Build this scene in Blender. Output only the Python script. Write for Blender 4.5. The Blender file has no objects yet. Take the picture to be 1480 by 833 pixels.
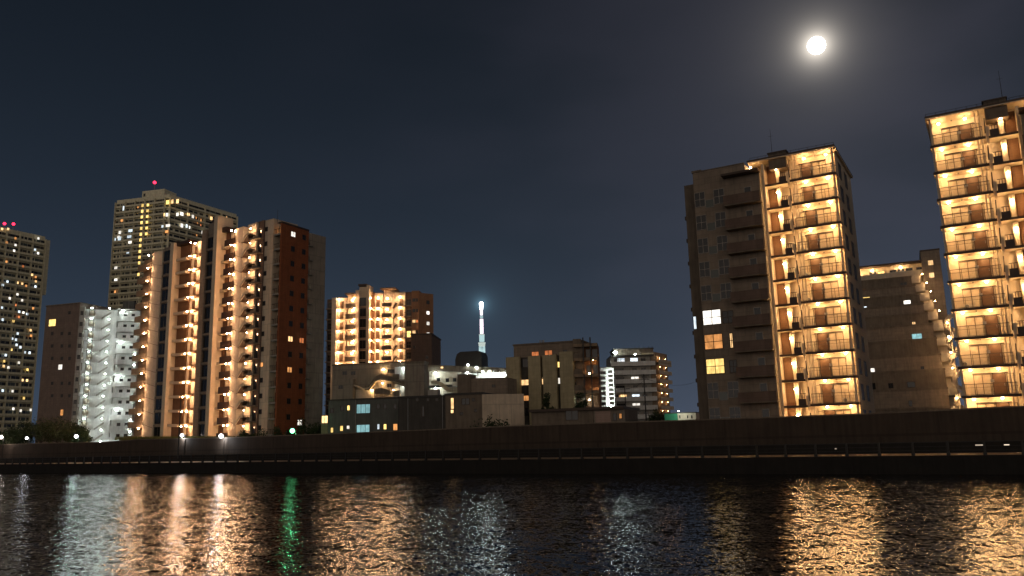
import bpy, bmesh, math, random
from mathutils import Vector, Matrix
random.seed(7)
SC = bpy.context.scene
COL = SC.collection
R = math.radians
PI = math.pi

# ------------------------------------------------------------------ camera
F_PX, CAM_H = 1168.0, 3.5
PITCH, ROLL = math.atan(.1892), R(1.39)
fw = Vector((0, math.cos(PITCH), math.sin(PITCH)))
up0 = Vector((0, -math.sin(PITCH), math.cos(PITCH)))
rt0 = Vector((1, 0, 0))
CR = rt0*math.cos(ROLL) - up0*math.sin(ROLL)
CU = up0*math.cos(ROLL) + rt0*math.sin(ROLL)
cam_d = bpy.data.cameras.new("camera")
cam_d.sensor_width = 36.0
cam_d.lens = F_PX/1480*36.0
cam_d.clip_start = 0.1
cam_d.clip_end = 60000
cam = bpy.data.objects.new("camera", cam_d)
COL.objects.link(cam)
m = Matrix((CR, CU, -fw)).transposed().to_4x4()
m.translation = Vector((0, 0, CAM_H))
cam.matrix_world = m
SC.camera = cam

def ray(px, py):
    return fw + CR*((px-740)/F_PX) - CU*((py-416.5)/F_PX)
def at_y(px, py, y):
    d = ray(px, py)
    return Vector((0, 0, CAM_H)) + d*(y/d.y)
def at_z(px, py, z):
    d = ray(px, py)
    return Vector((0, 0, CAM_H)) + d*((z-CAM_H)/d.z)

# ------------------------------------------------------------------ world
MOON_DIR = ray(1180, 66).normalized()
MOON_EL = math.asin(MOON_DIR.z)
MOON_AZ = math.atan2(MOON_DIR.x, MOON_DIR.y)
world = bpy.data.worlds.new("World")
SC.world = world
world.use_nodes = True
nt = world.node_tree
nt.nodes.clear()
def N(t, tree=None, **kw):
    n = (tree or nt).nodes.new(t)
    for k, v in kw.items():
        setattr(n, k, v)
    return n
def L(a, b, tree=None):
    (tree or nt).links.new(a, b)
def MA(op, a, b=None, c=None, clamp=False, tree=None):
    n = N('ShaderNodeMath', tree, operation=op, use_clamp=clamp)
    for i, v in enumerate((a, b, c)):
        if v is None: continue
        if isinstance(v, (int, float)): n.inputs[i].default_value = v
        else: L(v, n.inputs[i], tree)
    return n.outputs[0]
def MIXC(f, a, b, tree=None, mode='MIX'):
    n = N('ShaderNodeMix', tree, data_type='RGBA', blend_type=mode)
    for i, v in ((0, f), (6, a), (7, b)):
        if isinstance(v, (int, float)): n.inputs[i].default_value = v
        elif isinstance(v, tuple): n.inputs[i].default_value = (*v, 1)
        else: L(v, n.inputs[i], tree)
    return n.outputs[2]
def VM(op, a, b=None, tree=None, scale=None):
    n = N('ShaderNodeVectorMath', tree, operation=op)
    for i, v in enumerate((a, b)):
        if v is None: continue
        if isinstance(v, (tuple, Vector)): n.inputs[i].default_value = tuple(v)
        else: L(v, n.inputs[i], tree)
    if scale is not None:
        if isinstance(scale, (int, float)): n.inputs['Scale'].default_value = scale
        else: L(scale, n.inputs['Scale'], tree)
    return n.outputs['Value'] if op in ('DOT_PRODUCT', 'LENGTH') else n.outputs[0]

tc = N('ShaderNodeTexCoord')
D = VM('NORMALIZE', tc.outputs['Generated'])
sep = N('ShaderNodeSeparateXYZ'); L(D, sep.inputs[0])
dx, dy, dz = sep.outputs
sky = N('ShaderNodeTexSky')
sky.sky_type = 'NISHITA'
sky.sun_disc = False
sky.sun_elevation = MOON_EL
sky.sun_rotation = MOON_AZ
sky.altitude = 0
sky.air_density = 1.5
sky.dust_density = 1.0
nish = VM('SCALE', sky.outputs[0], scale=0.00035)
# city glow near the horizon, fading upward
el = MA('MAXIMUM', dz, 0.0)
glow = MA('EXPONENT', MA('MULTIPLY', el, -4.6))
hor = MIXC(glow, (0.0026, 0.0040, 0.0064), (0.047, 0.070, 0.110))
# thin cloud patches
nz = N('ShaderNodeTexNoise'); nz.inputs['Scale'].default_value = 2.2; nz.inputs['Detail'].default_value = 4; nz.inputs['Roughness'].default_value = .45
mp = N('ShaderNodeMapping'); mp.inputs['Scale'].default_value = (1, 1, 2.6); mp.inputs['Location'].default_value = (1.3, 0.2, 0.4)
L(D, mp.inputs[0]); L(mp.outputs[0], nz.inputs[0])
cl = N('ShaderNodeMapRange'); cl.interpolation_type = 'SMOOTHSTEP'
cl.inputs[1].default_value = .40; cl.inputs[2].default_value = .68
L(nz.outputs['Fac'], cl.inputs[0])
east = MA('MULTIPLY_ADD', dx, 1.35, 0.42, clamp=True)
clf = MA('MULTIPLY', cl.outputs[0], east)
cloud_c = VM('SCALE', (0.0150, 0.0128, 0.0185), scale=clf)
# moonlight scattered in the haze round the moon
ang = MA('ARCCOSINE', MA('MINIMUM', VM('DOT_PRODUCT', D, MOON_DIR), 0.9999999))
h1 = MA('MULTIPLY', MA('EXPONENT', MA('MULTIPLY', ang, -1/.0085)), 2.3)
h2 = MA('MULTIPLY', MA('EXPONENT', MA('MULTIPLY', ang, -1/.032)), .17)
h3 = MA('MULTIPLY', MA('EXPONENT', MA('MULTIPLY', ang, -1/.15)), .0135)
hal = MA('ADD', h1, MA('MULTIPLY', h2, MA('MULTIPLY_ADD', nz.outputs['Fac'], 1.6, .2)))
halc = VM('ADD', VM('SCALE', (1.0, .90, .76), scale=hal), VM('SCALE', (.72, .78, 1.0), scale=h3))
# warm glow added to the unseen sky behind the camera, lighting the facades
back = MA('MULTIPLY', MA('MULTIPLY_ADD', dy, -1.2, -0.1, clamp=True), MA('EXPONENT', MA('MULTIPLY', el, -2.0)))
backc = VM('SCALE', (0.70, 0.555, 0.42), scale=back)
# blue light scattered above the far broadcast tower
TOWER_DIR = ray(695.5, 440).normalized()
angt = MA('ARCCOSINE', MA('MINIMUM', VM('DOT_PRODUCT', D, TOWER_DIR), 0.9999999))
tw = MA('ADD', MA('MULTIPLY', MA('EXPONENT', MA('MULTIPLY', angt, -1/.0050)), .34), MA('MULTIPLY', MA('EXPONENT', MA('MULTIPLY', angt, -1/.022)), .045))
backc = VM('ADD', backc, VM('SCALE', (.35, .75, 1.0), scale=tw))
s = VM('ADD', nish, hor)
s = VM('ADD', s, cloud_c)
s = VM('ADD', s, halc)
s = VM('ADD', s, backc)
bg = N('ShaderNodeBackground'); L(s, bg.inputs[0]); bg.inputs[1].default_value = 1.0
wo = N('ShaderNodeOutputWorld'); L(bg.outputs[0], wo.inputs[0])

# moonlight
sun_d = bpy.data.lights.new("moonlight", 'SUN')
sun_d.energy = 0.03
sun_d.angle = R(0.6)
sun_d.color = (1, .93, .84)
sun = bpy.data.objects.new("moonlight", sun_d)
sun.rotation_euler = MOON_DIR.to_track_quat('Z', 'Y').to_euler()
COL.objects.link(sun)

SC.view_settings.view_transform = 'Standard'
SC.view_settings.look = 'None'
SC.view_settings.exposure = 0
SC.view_settings.gamma = 1
SC.view_settings.use_curve_mapping = False
SC.render.engine = 'CYCLES'
cy = SC.cycles
cy.use_denoising = True
cy.max_bounces = 6
cy.diffuse_bounces = 3
cy.glossy_bounces = 3
cy.sample_clamp_indirect = 25
cy.caustics_reflective = False
cy.caustics_refractive = False

# ------------------------------------------------------------------ helpers
class MB:
    """collects boxes, prisms, tubes and quads; build() links them as ONE mesh object"""
    def __init__(s):
        s.v = []; s.f = []; s.m = []; s.mats = []; s.X = None; s.sx = 1
    def mi(s, mat):
        if mat not in s.mats: s.mats.append(mat)
        return s.mats.index(mat)
    def tv(s, p):
        p = Vector(p)
        p.x *= s.sx
        return s.X @ p if s.X else p
    def poly(s, pts, mat):
        b = len(s.v); s.v += [s.tv(p) for p in pts]
        s.f.append(tuple(range(b, b+len(pts)))); s.m.append(s.mi(mat))
    def box(s, x0, x1, y0, y1, z0, z1, mat):
        b = len(s.v)
        s.v += [s.tv(p) for p in ((x0,y0,z0),(x1,y0,z0),(x1,y1,z0),(x0,y1,z0),(x0,y0,z1),(x1,y0,z1),(x1,y1,z1),(x0,y1,z1))]
        k = s.mi(mat)
        for q in ((0,3,2,1),(4,5,6,7),(0,1,5,4),(1,2,6,5),(2,3,7,6),(3,0,4,7)):
            s.f.append(tuple(b+i for i in q)); s.m.append(k)
        return s
    def prism(s, pts, z0, z1, mat):
        """plan outline pts (x,y) raised from z0 to z1"""
        n = len(pts); b = len(s.v); k = s.mi(mat)
        s.v += [s.tv((x, y, z0)) for x, y in pts] + [s.tv((x, y, z1)) for x, y in pts]
        s.f.append(tuple(b+i for i in reversed(range(n)))); s.m.append(k)
        s.f.append(tuple(b+n+i for i in range(n))); s.m.append(k)
        for i in range(n):
            j = (i+1) % n
            s.f.append((b+i, b+j, b+n+j, b+n+i)); s.m.append(k)
        return s
    def front(s, pts, y0, y1, mat):
        """elevation outline pts (x,z) thickened from y0 to y1"""
        n = len(pts); b = len(s.v); k = s.mi(mat)
        s.v += [s.tv((x, y0, z)) for x, z in pts] + [s.tv((x, y1, z)) for x, z in pts]
        s.f.append(tuple(b+i for i in range(n))); s.m.append(k)
        s.f.append(tuple(b+n+i for i in reversed(range(n)))); s.m.append(k)
        for i in range(n):
            j = (i+1) % n
            s.f.append((b+j, b+i, b+n+i, b+n+j)); s.m.append(k)
        return s
    def tube(s, p, q, r0, r1, mat, n=8):
        p = Vector(p); q = Vector(q); d = (q-p).normalized()
        a = d.orthogonal().normalized(); c = d.cross(a)
        b = len(s.v); k = s.mi(mat)
        for o, r in ((p, r0), (q, r1)):
            for i in range(n):
                t = 2*PI*i/n
                s.v.append(s.tv(o+a*math.cos(t)*r+c*math.sin(t)*r))
        for i in range(n):
            j = (i+1) % n
            s.f.append((b+i, b+j, b+n+j, b+n+i)); s.m.append(k)
        s.f.append(tuple(b+i for i in reversed(range(n)))); s.m.append(k)
        s.f.append(tuple(b+n+i for i in range(n))); s.m.append(k)
        return s
    def ball(s, c, r, mat, n=8, h=5, sz=1.0):
        b = len(s.v); k = s.mi(mat); c = Vector(c)
        rows = []
        for i in range(h+1):
            ph = PI*i/h
            row = []
            for j in range(n):
                th = 2*PI*j/n
                row.append(len(s.v)); s.v.append(s.tv(c+Vector((r*math.sin(ph)*math.cos(th), r*math.sin(ph)*math.sin(th), r*sz*math.cos(ph)))))
            rows.append(row)
        for i in range(h):
            for j in range(n):
                q = (rows[i][j], rows[i+1][j], rows[i+1][(j+1) % n], rows[i][(j+1) % n])
                s.f.append(q); s.m.append(k)
        return s
    def mesh(s, name):
        me = bpy.data.meshes.new(name)
        me.from_pydata([tuple(v) for v in s.v], [], s.f)
        for mt in s.mats: me.materials.append(mt)
        me.polygons.foreach_set('material_index', s.m)
        me.update()
        return me
    def build(s, name, parent=None, loc=(0, 0, 0)):
        return put(s.mesh(name), name, parent, loc)

def put(me, name, parent=None, loc=(0, 0, 0), label=None):
    o = bpy.data.objects.new(name, me)
    COL.objects.link(o)
    if parent: o.parent = parent
    o.location = loc
    if label: o['label'] = label
    return o
def tag(o, label=None, cat=None, group=None, kind=None):
    if label: o['label'] = label
    if cat: o['category'] = cat
    if group: o['group'] = group
    if kind: o['kind'] = kind
    return o
def thing(name, label, cat, loc, deg=0, group=None):
    o = bpy.data.objects.new(name, None)
    COL.objects.link(o)
    o.empty_display_size = .5
    o.location = loc; o.rotation_euler = (0, 0, R(deg))
    return tag(o, label, cat, group)
class Fr:
    """facade plane of a building: origin, direction of its X axis; local z = world z"""
    def __init__(s, o, deg):
        s.o = Vector((o[0], o[1])); s.deg = deg
        a = R(deg); s.X = Vector((math.cos(a), math.sin(a))); s.Y = Vector((-math.sin(a), math.cos(a)))
    def loc(s, px, py, v=0.0):
        d = ray(px, py); o = s.o + s.Y*v
        det = -s.X.x*d.y + d.x*s.X.y
        x = (o.x*d.y - d.x*o.y)/det
        t = (-s.X.x*o.y + o.x*s.X.y)/det
        return x, CAM_H + d.z*t
def up_tree(o, parent):
    c = o.copy(); COL.objects.link(c); c.parent = parent
    return c
def copy_tree(o, parent=None):
    c = o.copy(); COL.objects.link(c); c.parent = parent
    for ch in list(o.children): copy_tree(ch, c)
    return c
def repeat(o, zs, xs=None):
    """copies of a part (and of its sub-parts) at other heights; o itself is the first"""
    x0, y0, z0 = o.location
    for i, z in enumerate(zs):
        c = o if i == 0 else copy_tree(o, o.parent)
        c.location = (x0, y0, z)

# ------------------------------------------------------------------ materials
def wall_mat(name, col, var=.18, scale=.8, rough=.85, streak=True, joint=None, bump=.15):
    m = bpy.data.materials.new(name); m.use_nodes = True
    t = m.node_tree; bs = t.nodes['Principled BSDF']
    co = N('ShaderNodeTexCoord', t)
    n1 = N('ShaderNodeTexNoise', t); n1.inputs['Scale'].default_value = scale; n1.inputs['Detail'].default_value = 6; n1.inputs['Roughness'].default_value = .6
    L(co.outputs['Object'], n1.inputs[0], t)
    f = n1.outputs['Fac']
    if streak:
        mp_ = N('ShaderNodeMapping', t); mp_.inputs['Scale'].default_value = (2.2, 2.2, .16)
        L(co.outputs['Object'], mp_.inputs[0], t)
        n2 = N('ShaderNodeTexNoise', t); n2.inputs['Scale'].default_value = 1.3; n2.inputs['Detail'].default_value = 5
        L(mp_.outputs[0], n2.inputs[0], t)
        f = MA('MULTIPLY_ADD', n2.outputs['Fac'], .5, MA('MULTIPLY', f, .5, tree=t), tree=t)
    mr = N('ShaderNodeMapRange', t); mr.inputs[1].default_value = .3; mr.inputs[2].default_value = .7
    mr.inputs[3].default_value = 1-var*1.6; mr.inputs[4].default_value = 1+var*.6
    L(f, mr.inputs[0], t)
    c = VM('SCALE', col, scale=mr.outputs[0], tree=t)
    if joint:
        w, h, jc = joint
        br = N('ShaderNodeTexBrick', t)
        mp2 = N('ShaderNodeMapping', t); mp2.inputs['Rotation'].default_value = (PI/2, 0, 0)
        cx = N('ShaderNodeCombineXYZ', t); sx = N('ShaderNodeSeparateXYZ', t)
        L(co.outputs['Object'], sx.inputs[0], t)
        L(MA('ADD', sx.outputs[0], sx.outputs[1], tree=t), cx.inputs[0], t); L(sx.outputs[2], cx.inputs[1], t)
        L(cx.outputs[0], br.inputs['Vector'], t)
        br.inputs['Color1'].default_value = (1, 1, 1, 1); br.inputs['Color2'].default_value = (.9, .9, .9, 1)
        br.inputs['Mortar'].default_value = (jc, jc, jc, 1)
        br.inputs['Scale'].default_value = 1; br.inputs['Brick Width'].default_value = w; br.inputs['Row Height'].default_value = h
        br.inputs['Mortar Size'].default_value = min(w, h)*.04
        c = MIXC(1.0, c, br.outputs['Color'], tree=t, mode='MULTIPLY')
    L(c, bs.inputs['Base Color'], t)
    bs.inputs['Roughness'].default_value = rough
    if bump:
        bp = N('ShaderNodeBump', t); bp.inputs['Strength'].default_value = bump; bp.inputs['Distance'].default_value = .02
        n3 = N('ShaderNodeTexNoise', t); n3.inputs['Scale'].default_value = 25
        L(co.outputs['Object'], n3.inputs[0], t); L(n3.outputs['Fac'], bp.inputs['Height'], t)
        L(bp.outputs[0], bs.inputs['Normal'], t)
    return m
def plain(name, col, rough=.5, metal=0, var=.15):
    m = wall_mat(name, col, var, 2.0, rough, False, None, 0)
    m.node_tree.nodes['Principled BSDF'].inputs['Metallic'].default_value = metal
    return m
def emit(name, col, st, var=.35, sample='NONE'):
    """a lit pane or lamp: light of uneven strength, as curtains and furniture leave it"""
    m = bpy.data.materials.new(name); m.use_nodes = True
    t = m.node_tree; t.nodes.clear()
    e = N('ShaderNodeEmission', t); o = N('ShaderNodeOutputMaterial', t)
    e.inputs[0].default_value = (*col, 1)
    if var:
        co = N('ShaderNodeTexCoord', t); oi = N('ShaderNodeObjectInfo', t)
        v = VM('ADD', VM('MULTIPLY', co.outputs['Object'], (1, 1, .55), tree=t), VM('SCALE', (13.1, 7.7, 5.3), scale=oi.outputs['Random'], tree=t), tree=t)
        n1 = N('ShaderNodeTexNoise', t); n1.inputs['Scale'].default_value = 2.3; n1.inputs['Detail'].default_value = 2
        L(v, n1.inputs[0], t)
        mr = N('ShaderNodeMapRange', t); mr.inputs[1].default_value = .3; mr.inputs[2].default_value = .7
        mr.inputs[3].default_value = st*(1-var); mr.inputs[4].default_value = st*(1+var)
        L(n1.outputs['Fac'], mr.inputs[0], t)
        L(MA('MULTIPLY', mr.outputs[0], MA('MULTIPLY_ADD', oi.outputs['Random'], .7, .6, tree=t), tree=t), e.inputs[1], t)
    else:
        e.inputs[1].default_value = st
    L(e.outputs[0], o.inputs[0], t)
    m.cycles.emission_sampling = sample
    return m
def glass(name, col=(.02, .022, .025)):
    m = bpy.data.materials.new(name); m.use_nodes = True
    b = m.node_tree.nodes['Principled BSDF']
    b.inputs['Base Color'].default_value = (*col, 1); b.inputs['Roughness'].default_value = .06
    return m

M = dict(
    cream=wall_mat('cream_plaster', (.68, .57, .43), .14),
    cream_soft=wall_mat('cream_soffit', (.74, .63, .48), .1, streak=False),
    ivory=wall_mat('ivory_tile', (.62, .54, .43), .14, joint=(.6, .3, .78)),
    tan=wall_mat('tan_tile', (.34, .25, .17), .2, joint=(.9, .6, .7)),
    brown=wall_mat('brown_tile', (.21, .105, .050), .2, joint=(.5, .25, .7)),
    brown_dk=wall_mat('dark_brown_metal', (.055, .030, .018), .2, rough=.5, streak=False),
    umber=wall_mat('umber_tile', (.30, .24, .185), .25, joint=(1.4, .7, .72)),
    umber2=wall_mat('umber_render', (.205, .165, .125), .3),
    greyb=wall_mat('warm_grey_render', (.30, .255, .205), .22, joint=(2.4, 2.9, .75)),
    greyl=wall_mat('light_grey_render', (.42, .40, .36), .2, joint=(2.0, 2.9, .7)),
    white=wall_mat('white_render', (.72, .72, .70), .14),
    olive=wall_mat('olive_grey_tile', (.80, .76, .56), .2, joint=(1.8, 1.5, .75)),
    red=wall_mat('red_brick_tile', (.29, .085, .028), .22, joint=(.8, .4, .72)),
    maroon=wall_mat('dull_maroon_tile', (.17, .115, .09), .22, joint=(1.2, .6, .75)),
    dark=wall_mat('dark_render', (.075, .07, .062), .3),
    beige=wall_mat('beige_tile', (.72, .60, .46), .2, joint=(2.4, 2.9, .8)),
    dusk=wall_mat('dusky_brown_tile', (.25, .19, .16), .22, joint=(1.2, .6, .75)),
    copper=wall_mat('copper_brown_tile', (.38, .20, .11), .2, joint=(.8, .4, .78)),
    khaki=wall_mat('khaki_tile', (.50, .43, .27), .2, joint=(1.2, .6, .8)),
    slate=wall_mat('slate_render', (.135, .14, .13), .25),
    black=plain('black_metal', (.02, .018, .016), .5),
    grey_metal=plain('grey_metal', (.25, .25, .25), .4, .6),
    frame=plain('aluminium_frame', (.30, .27, .24), .45, .3),
    frame_dk=plain('bronze_frame', (.07, .05, .035), .45, .3),
    door=plain('brown_door', (.13, .068, .032), .5),
    door_dk=plain('dark_door', (.07, .045, .03), .5),
    glass=glass('dark_glass'),
    glass_gr=glass('green_grey_glass', (.07, .085, .075)),
    frost=plain('frosted_glass', (.66, .54, .38), .25),
    concrete=wall_mat('embankment_concrete', (.070, .050, .036), .3, .35, joint=(10., 3.2, .72)),
    plinth=wall_mat('dark_wet_stone', (.016, .014, .012), .4),
    quay=wall_mat('wet_quay_concrete', (.014, .012, .010), .4),
    pave=wall_mat('terrace_paving', (.36, .27, .18), .25, .6, streak=False, joint=(.9, .9, .7)),
    bark=wall_mat('bark', (.06, .045, .03), .3),
    roof=wall_mat('roof_membrane', (.10, .09, .08), .3, streak=False),
    green=wall_mat('green_render', (.05, .30, .16), .2),
    w_warm=emit('lit_window_warm', (1, .60, .26), 1.7),
    w_amber=emit('lit_window_amber', (1, .42, .13), .95),
    w_orange=emit('lit_window_orange', (1, .30, .10), .8),
    w_white=emit('lit_window_white', (1, .93, .82), 1.5),
    w_cool=emit('lit_window_cool', (.80, .92, 1), 1.3),
    w_cyan=emit('lit_window_cyan', (.45, .86, .90), .62, .25),
    w_yel=emit('lit_window_yellow', (1, .66, .20), 1.6),
    b_warm=emit('warm_lamp_glass', (1, .66, .32), 130, 0),
    b_peach=emit('peach_lamp_glass', (1, .62, .34), 150, 0),
    b_cool=emit('cool_lamp_glass', (.86, 1, .95), 95, 0),
    b_red=emit('red_beacon_glass', (1, .02, .06), 5, 0),
)
def leaf_mat(name, c1, c2):
    m = bpy.data.materials.new(name); m.use_nodes = True
    t = m.node_tree; b = t.nodes['Principled BSDF']
    co = N('ShaderNodeTexCoord', t); n = N('ShaderNodeTexNoise', t); n.inputs['Scale'].default_value = 1.1
    L(co.outputs['Object'], n.inputs[0], t)
    mr = N('ShaderNodeMapRange', t); mr.inputs[1].default_value = .35; mr.inputs[2].default_value = .65; L(n.outputs[0], mr.inputs[0], t)
    L(MIXC(mr.outputs[0], c1, c2, tree=t), b.inputs['Base Color'], t)
    b.inputs['Roughness'].default_value = .55
    return m
M['leaf'] = leaf_mat('leaves', (.018, .032, .010), (.045, .065, .018))
M['grass'] = leaf_mat('grass', (.10, .12, .02), (.22, .20, .04))

# ------------------------------------------------------------------ lamps
LC = {}
def light_data(key, col, watt, rad=.12):
    k = (key, watt)
    if k not in LC:
        d = bpy.data.lights.new('lamp_light', 'POINT'); d.color = col; d.energy = watt; d.shadow_soft_size = rad
        LC[k] = d
    return LC[k]
WARM = (1, .53, .205); PEACH = (1, .50, .24); COOL = (.88, 1, .90); WHITE = (.95, .97, 1)
LM = {}
LR = random.Random(11)
def lamp(parent, x, y, z, kind='warm', watt=60, r=.13, name='ceiling_lamp', drop=.22):
    k = (kind, r)
    if k not in LM:
        mt = M['b_warm'] if kind == 'warm' else M['b_peach'] if kind == 'peach' else M['b_cool']
        b = MB(); b.ball((0, 0, 0), r, mt, 8, 5, .7); b.tube((0, 0, r*.6), (0, 0, r*.6+.06), r*.9, r*.9, M['frame'], 8)
        LM[k] = b.mesh('ceiling_lamp')
    o = put(LM[k], name, parent, (x, y, z))
    watt = round(watt*(.5 if kind == 'cool' else .62)*LR.choice((.72, .86, .95, 1, 1, 1.08, 1.18)), 1)
    d = light_data(kind, WARM if kind == 'warm' else PEACH if kind == 'peach' else COOL, watt)
    l = bpy.data.objects.new('lamp_light', d); COL.objects.link(l); l.parent = o; l.location = (0, -.02, -drop)
    return o

# ------------------------------------------------------------------ windows, doors
WC = {}
def window(parent, x0, x1, z0, z1, y=0.0, mat='glass', frame='frame', mull=1, t=.05, bar=False, name='window', sx=1, deg=None):
    """frame standing proud of the wall (part) with its pane (sub-part); local x grows right"""
    w = abs(x1-x0); h = z1-z0
    key = (round(w, 2), round(h, 2), frame, mull, t, bar)
    if key not in WC:
        b = MB(); f = M[frame]
        b.box(-w/2, w/2, -.06, .0, -h/2, -h/2+t, f).box(-w/2, w/2, -.06, 0, h/2-t, h/2, f)
        b.box(-w/2, -w/2+t, -.06, 0, -h/2+t, h/2-t, f).box(w/2-t, w/2, -.06, 0, -h/2+t, h/2-t, f)
        for i in range(mull):
            c = -w/2 + w*(i+1)/(mull+1)
            b.box(c-t/2, c+t/2, -.055, 0, -h/2+t, h/2-t, f)
        if bar: b.box(-w/2+t, w/2-t, -.052, 0, -t/2, t/2, f)
        p = MB(); p.poly([(-w/2+t, -.02, -h/2+t), (w/2-t, -.02, -h/2+t), (w/2-t, -.02, h/2-t), (-w/2+t, -.02, h/2-t)], M[mat])
        WC[key] = (b.mesh('window'), {})
    fm, panes = WC[key]
    if mat not in panes:
        p = MB(); p.poly([(-w/2+t, -.02, -h/2+t), (w/2-t, -.02, -h/2+t), (w/2-t, -.02, h/2-t), (-w/2+t, -.02, h/2-t)], M[mat])
        panes[mat] = p.mesh('pane')
    o = put(fm, name, parent, ((x0+x1)/2, y, (z0+z1)/2))
    if deg is not None: o.rotation_euler = (0, 0, R(deg))
    put(panes[mat], 'pane', o)
    return o
DC = {}
def door(parent, x0, x1, z0, z1, y, mat='door'):
    w = abs(x1-x0); h = z1-z0; key = (round(w, 2), round(h, 2), mat)
    if key not in DC:
        b = MB(); b.box(-w/2, w/2, -.05, 0, 0, h, M[mat]); b.box(-w/2-.06, -w/2, -.08, 0, 0, h+.06, M['frame_dk']); b.box(w/2, w/2+.06, -.08, 0, 0, h+.06, M['frame_dk']); b.box(-w/2, w/2, -.08, 0, h, h+.06, M['frame_dk'])
        q = MB(); q.box(w/2-.14, w/2-.09, -.11, -.05, h*.42, h*.56, M['grey_metal'])
        DC[key] = (b.mesh('door'), q.mesh('handle'))
    o = put(DC[key][0], 'door', parent, ((x0+x1)/2, y, z0))
    put(DC[key][1], 'handle', o)
    return o
def rail_mesh(w, h=1.1, mat='black', gap=1.1, t=.035, fill=False, bars=(0.08, .72, 1.0)):
    b = MB(); f = M[mat]
    n = max(1, round(w/gap))
    for i in range(n+1):
        c = w*i/n
        b.box(c-t/2, c+t/2, -t/2, t/2, 0, h, f)
    for k in bars:
        b.box(0, w, -t/2-.004, t/2+.004, h*k-t/2, h*k+t/2, f)
    return b.mesh('railing')

# ------------------------------------------------------------------ ground, water, embankment
SH = Fr((-.45, 89.9), -33.0)                  # waterline frame: x along the bank, y inland
def w3(x, y, z): 
    p = SH.o + SH.X*x + SH.Y*y
    return (p.x, p.y, z)
def water_mat():
    m = bpy.data.materials.new('river_water'); m.use_nodes = True
    t = m.node_tree; b = t.nodes['Principled BSDF']
    b.inputs['Base Color'].default_value = (.006, .008, .008, 1)
    b.inputs['Roughness'].default_value = .07
    b.inputs['IOR'].default_value = 3.0
    g = N('ShaderNodeNewGeometry', t)
    tot = None
    for sc_, amp, det, st in ((.22, .025, 2, (1, 1.5, 1)), (.9, .055, 2, (1, 1.3, 1)), (2.4, .10, 2, (1.1, .9, 1)), (5.2, .15, 2, (1.2, .8, 1)), (12., .15, 2, (1.3, .7, 1))):
        mp_ = N('ShaderNodeMapping', t); mp_.inputs['Scale'].default_value = st; mp_.inputs['Rotation'].default_value = (0, 0, R(12))
        L(g.outputs['Position'], mp_.inputs[0], t)
        n = N('ShaderNodeTexNoise', t); n.inputs['Scale'].default_value = sc_; n.inputs['Detail'].default_value = det; n.inputs['Roughness'].default_value = .55
        L(mp_.outputs[0], n.inputs[0], t)
        v = VM('SUBTRACT', n.outputs['Color'], (.5, .5, .5), tree=t)
        v = VM('MULTIPLY', v, (amp*3.0, amp*3.0, 0), tree=t)
        tot = v if tot is None else VM('ADD', tot, v, tree=t)
    # wind patches: calmer and rougher water
    n = N('ShaderNodeTexNoise', t); n.inputs['Scale'].default_value = .06; n.inputs['Detail'].default_value = 3
    L(g.outputs['Position'], n.inputs[0], t)
    mr = N('ShaderNodeMapRange', t); mr.inputs[1].default_value = .35; mr.inputs[2].default_value = .65; mr.inputs[3].default_value = .75; mr.inputs[4].default_value = 1.2
    L(n.outputs[0], mr.inputs[0], t)
    tot = VM('SCALE', tot, scale=mr.outputs[0], tree=t)
    nrm = VM('NORMALIZE', VM('ADD', tot, (0, 0, 1), tree=t), tree=t)
    L(nrm, b.inputs['Normal'], t)
    return m
b = MB(); b.poly([w3(-1500, .4, 0), w3(-1500, -900, 0), w3(1500, -900, 0), w3(1500, .4, 0)], water_mat())
tag(b.build('river_water'), kind='structure')
b = MB(); b.poly([w3(-6000, 10.5, 2.0), w3(6000, 10.5, 2.0), w3(6000, 12000, 2.0), w3(-6000, 12000, 2.0)], M['roof'])
tag(b.build('ground'), kind='structure')
b = MB(); b.X = Matrix.Translation((SH.o.x, SH.o.y, 0)) @ Matrix.Rotation(R(-33), 4, 'Z')
b.box(-700, 300, .3, 9.2, -2, 1.5, M['quay'])
q = b.build('quay'); tag(q, kind='structure')
b = MB(); b.X = Matrix.Translation((SH.o.x, SH.o.y, 0)) @ Matrix.Rotation(R(-33), 4, 'Z')
b.box(-700, 300, .72, 9.1, 1.5, 1.506, M['pave'])
tag(b.build('terrace_path'), kind='structure')

# flood wall: top follows the photograph, one thing with its plinth and coping
WALL_Y = 9.2
WF = Fr(SH.o, -33.0)
def wall_z(px, py): return WF.loc(px, py, WALL_Y)
prof = [wall_z(*p) for p in ((-30, 645), (0, 643.5), (60, 641.5), (150, 640), (200, 636), (330, 633.5), (480, 628), (625, 622), (740, 617), (870, 612.5), (1000, 608.5), (1130, 604), (1250, 599.5), (1370, 594), (1480, 588.5), (1530, 586))]
prof = [(-700, prof[0][1])] + prof + [(300, prof[-1][1])]
fwall = thing('flood_wall', 'long brown concrete flood wall above the dark riverside terrace', 'wall', (SH.o.x, SH.o.y, 0), -33)
b = MB(); b.front([(-700, 1.2), (300, 1.2)] + list(reversed(prof)), WALL_Y, WALL_Y+.5, M['concrete']); b.build('wall_face', fwall)
b = MB(); b.box(-700, 300, WALL_Y-1.0, WALL_Y-.004, 1.506, 2.45, M['plinth']); b.build('plinth', fwall)
b = MB()
for (xa, za), (xb, zb) in zip(prof, prof[1:]):
    b.front([(xa, za+.002), (xb, zb+.002), (xb, zb+.14), (xa, za+.14)], WALL_Y-.06, WALL_Y+.56, M['umber2'])
b.build('coping', fwall)
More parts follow.
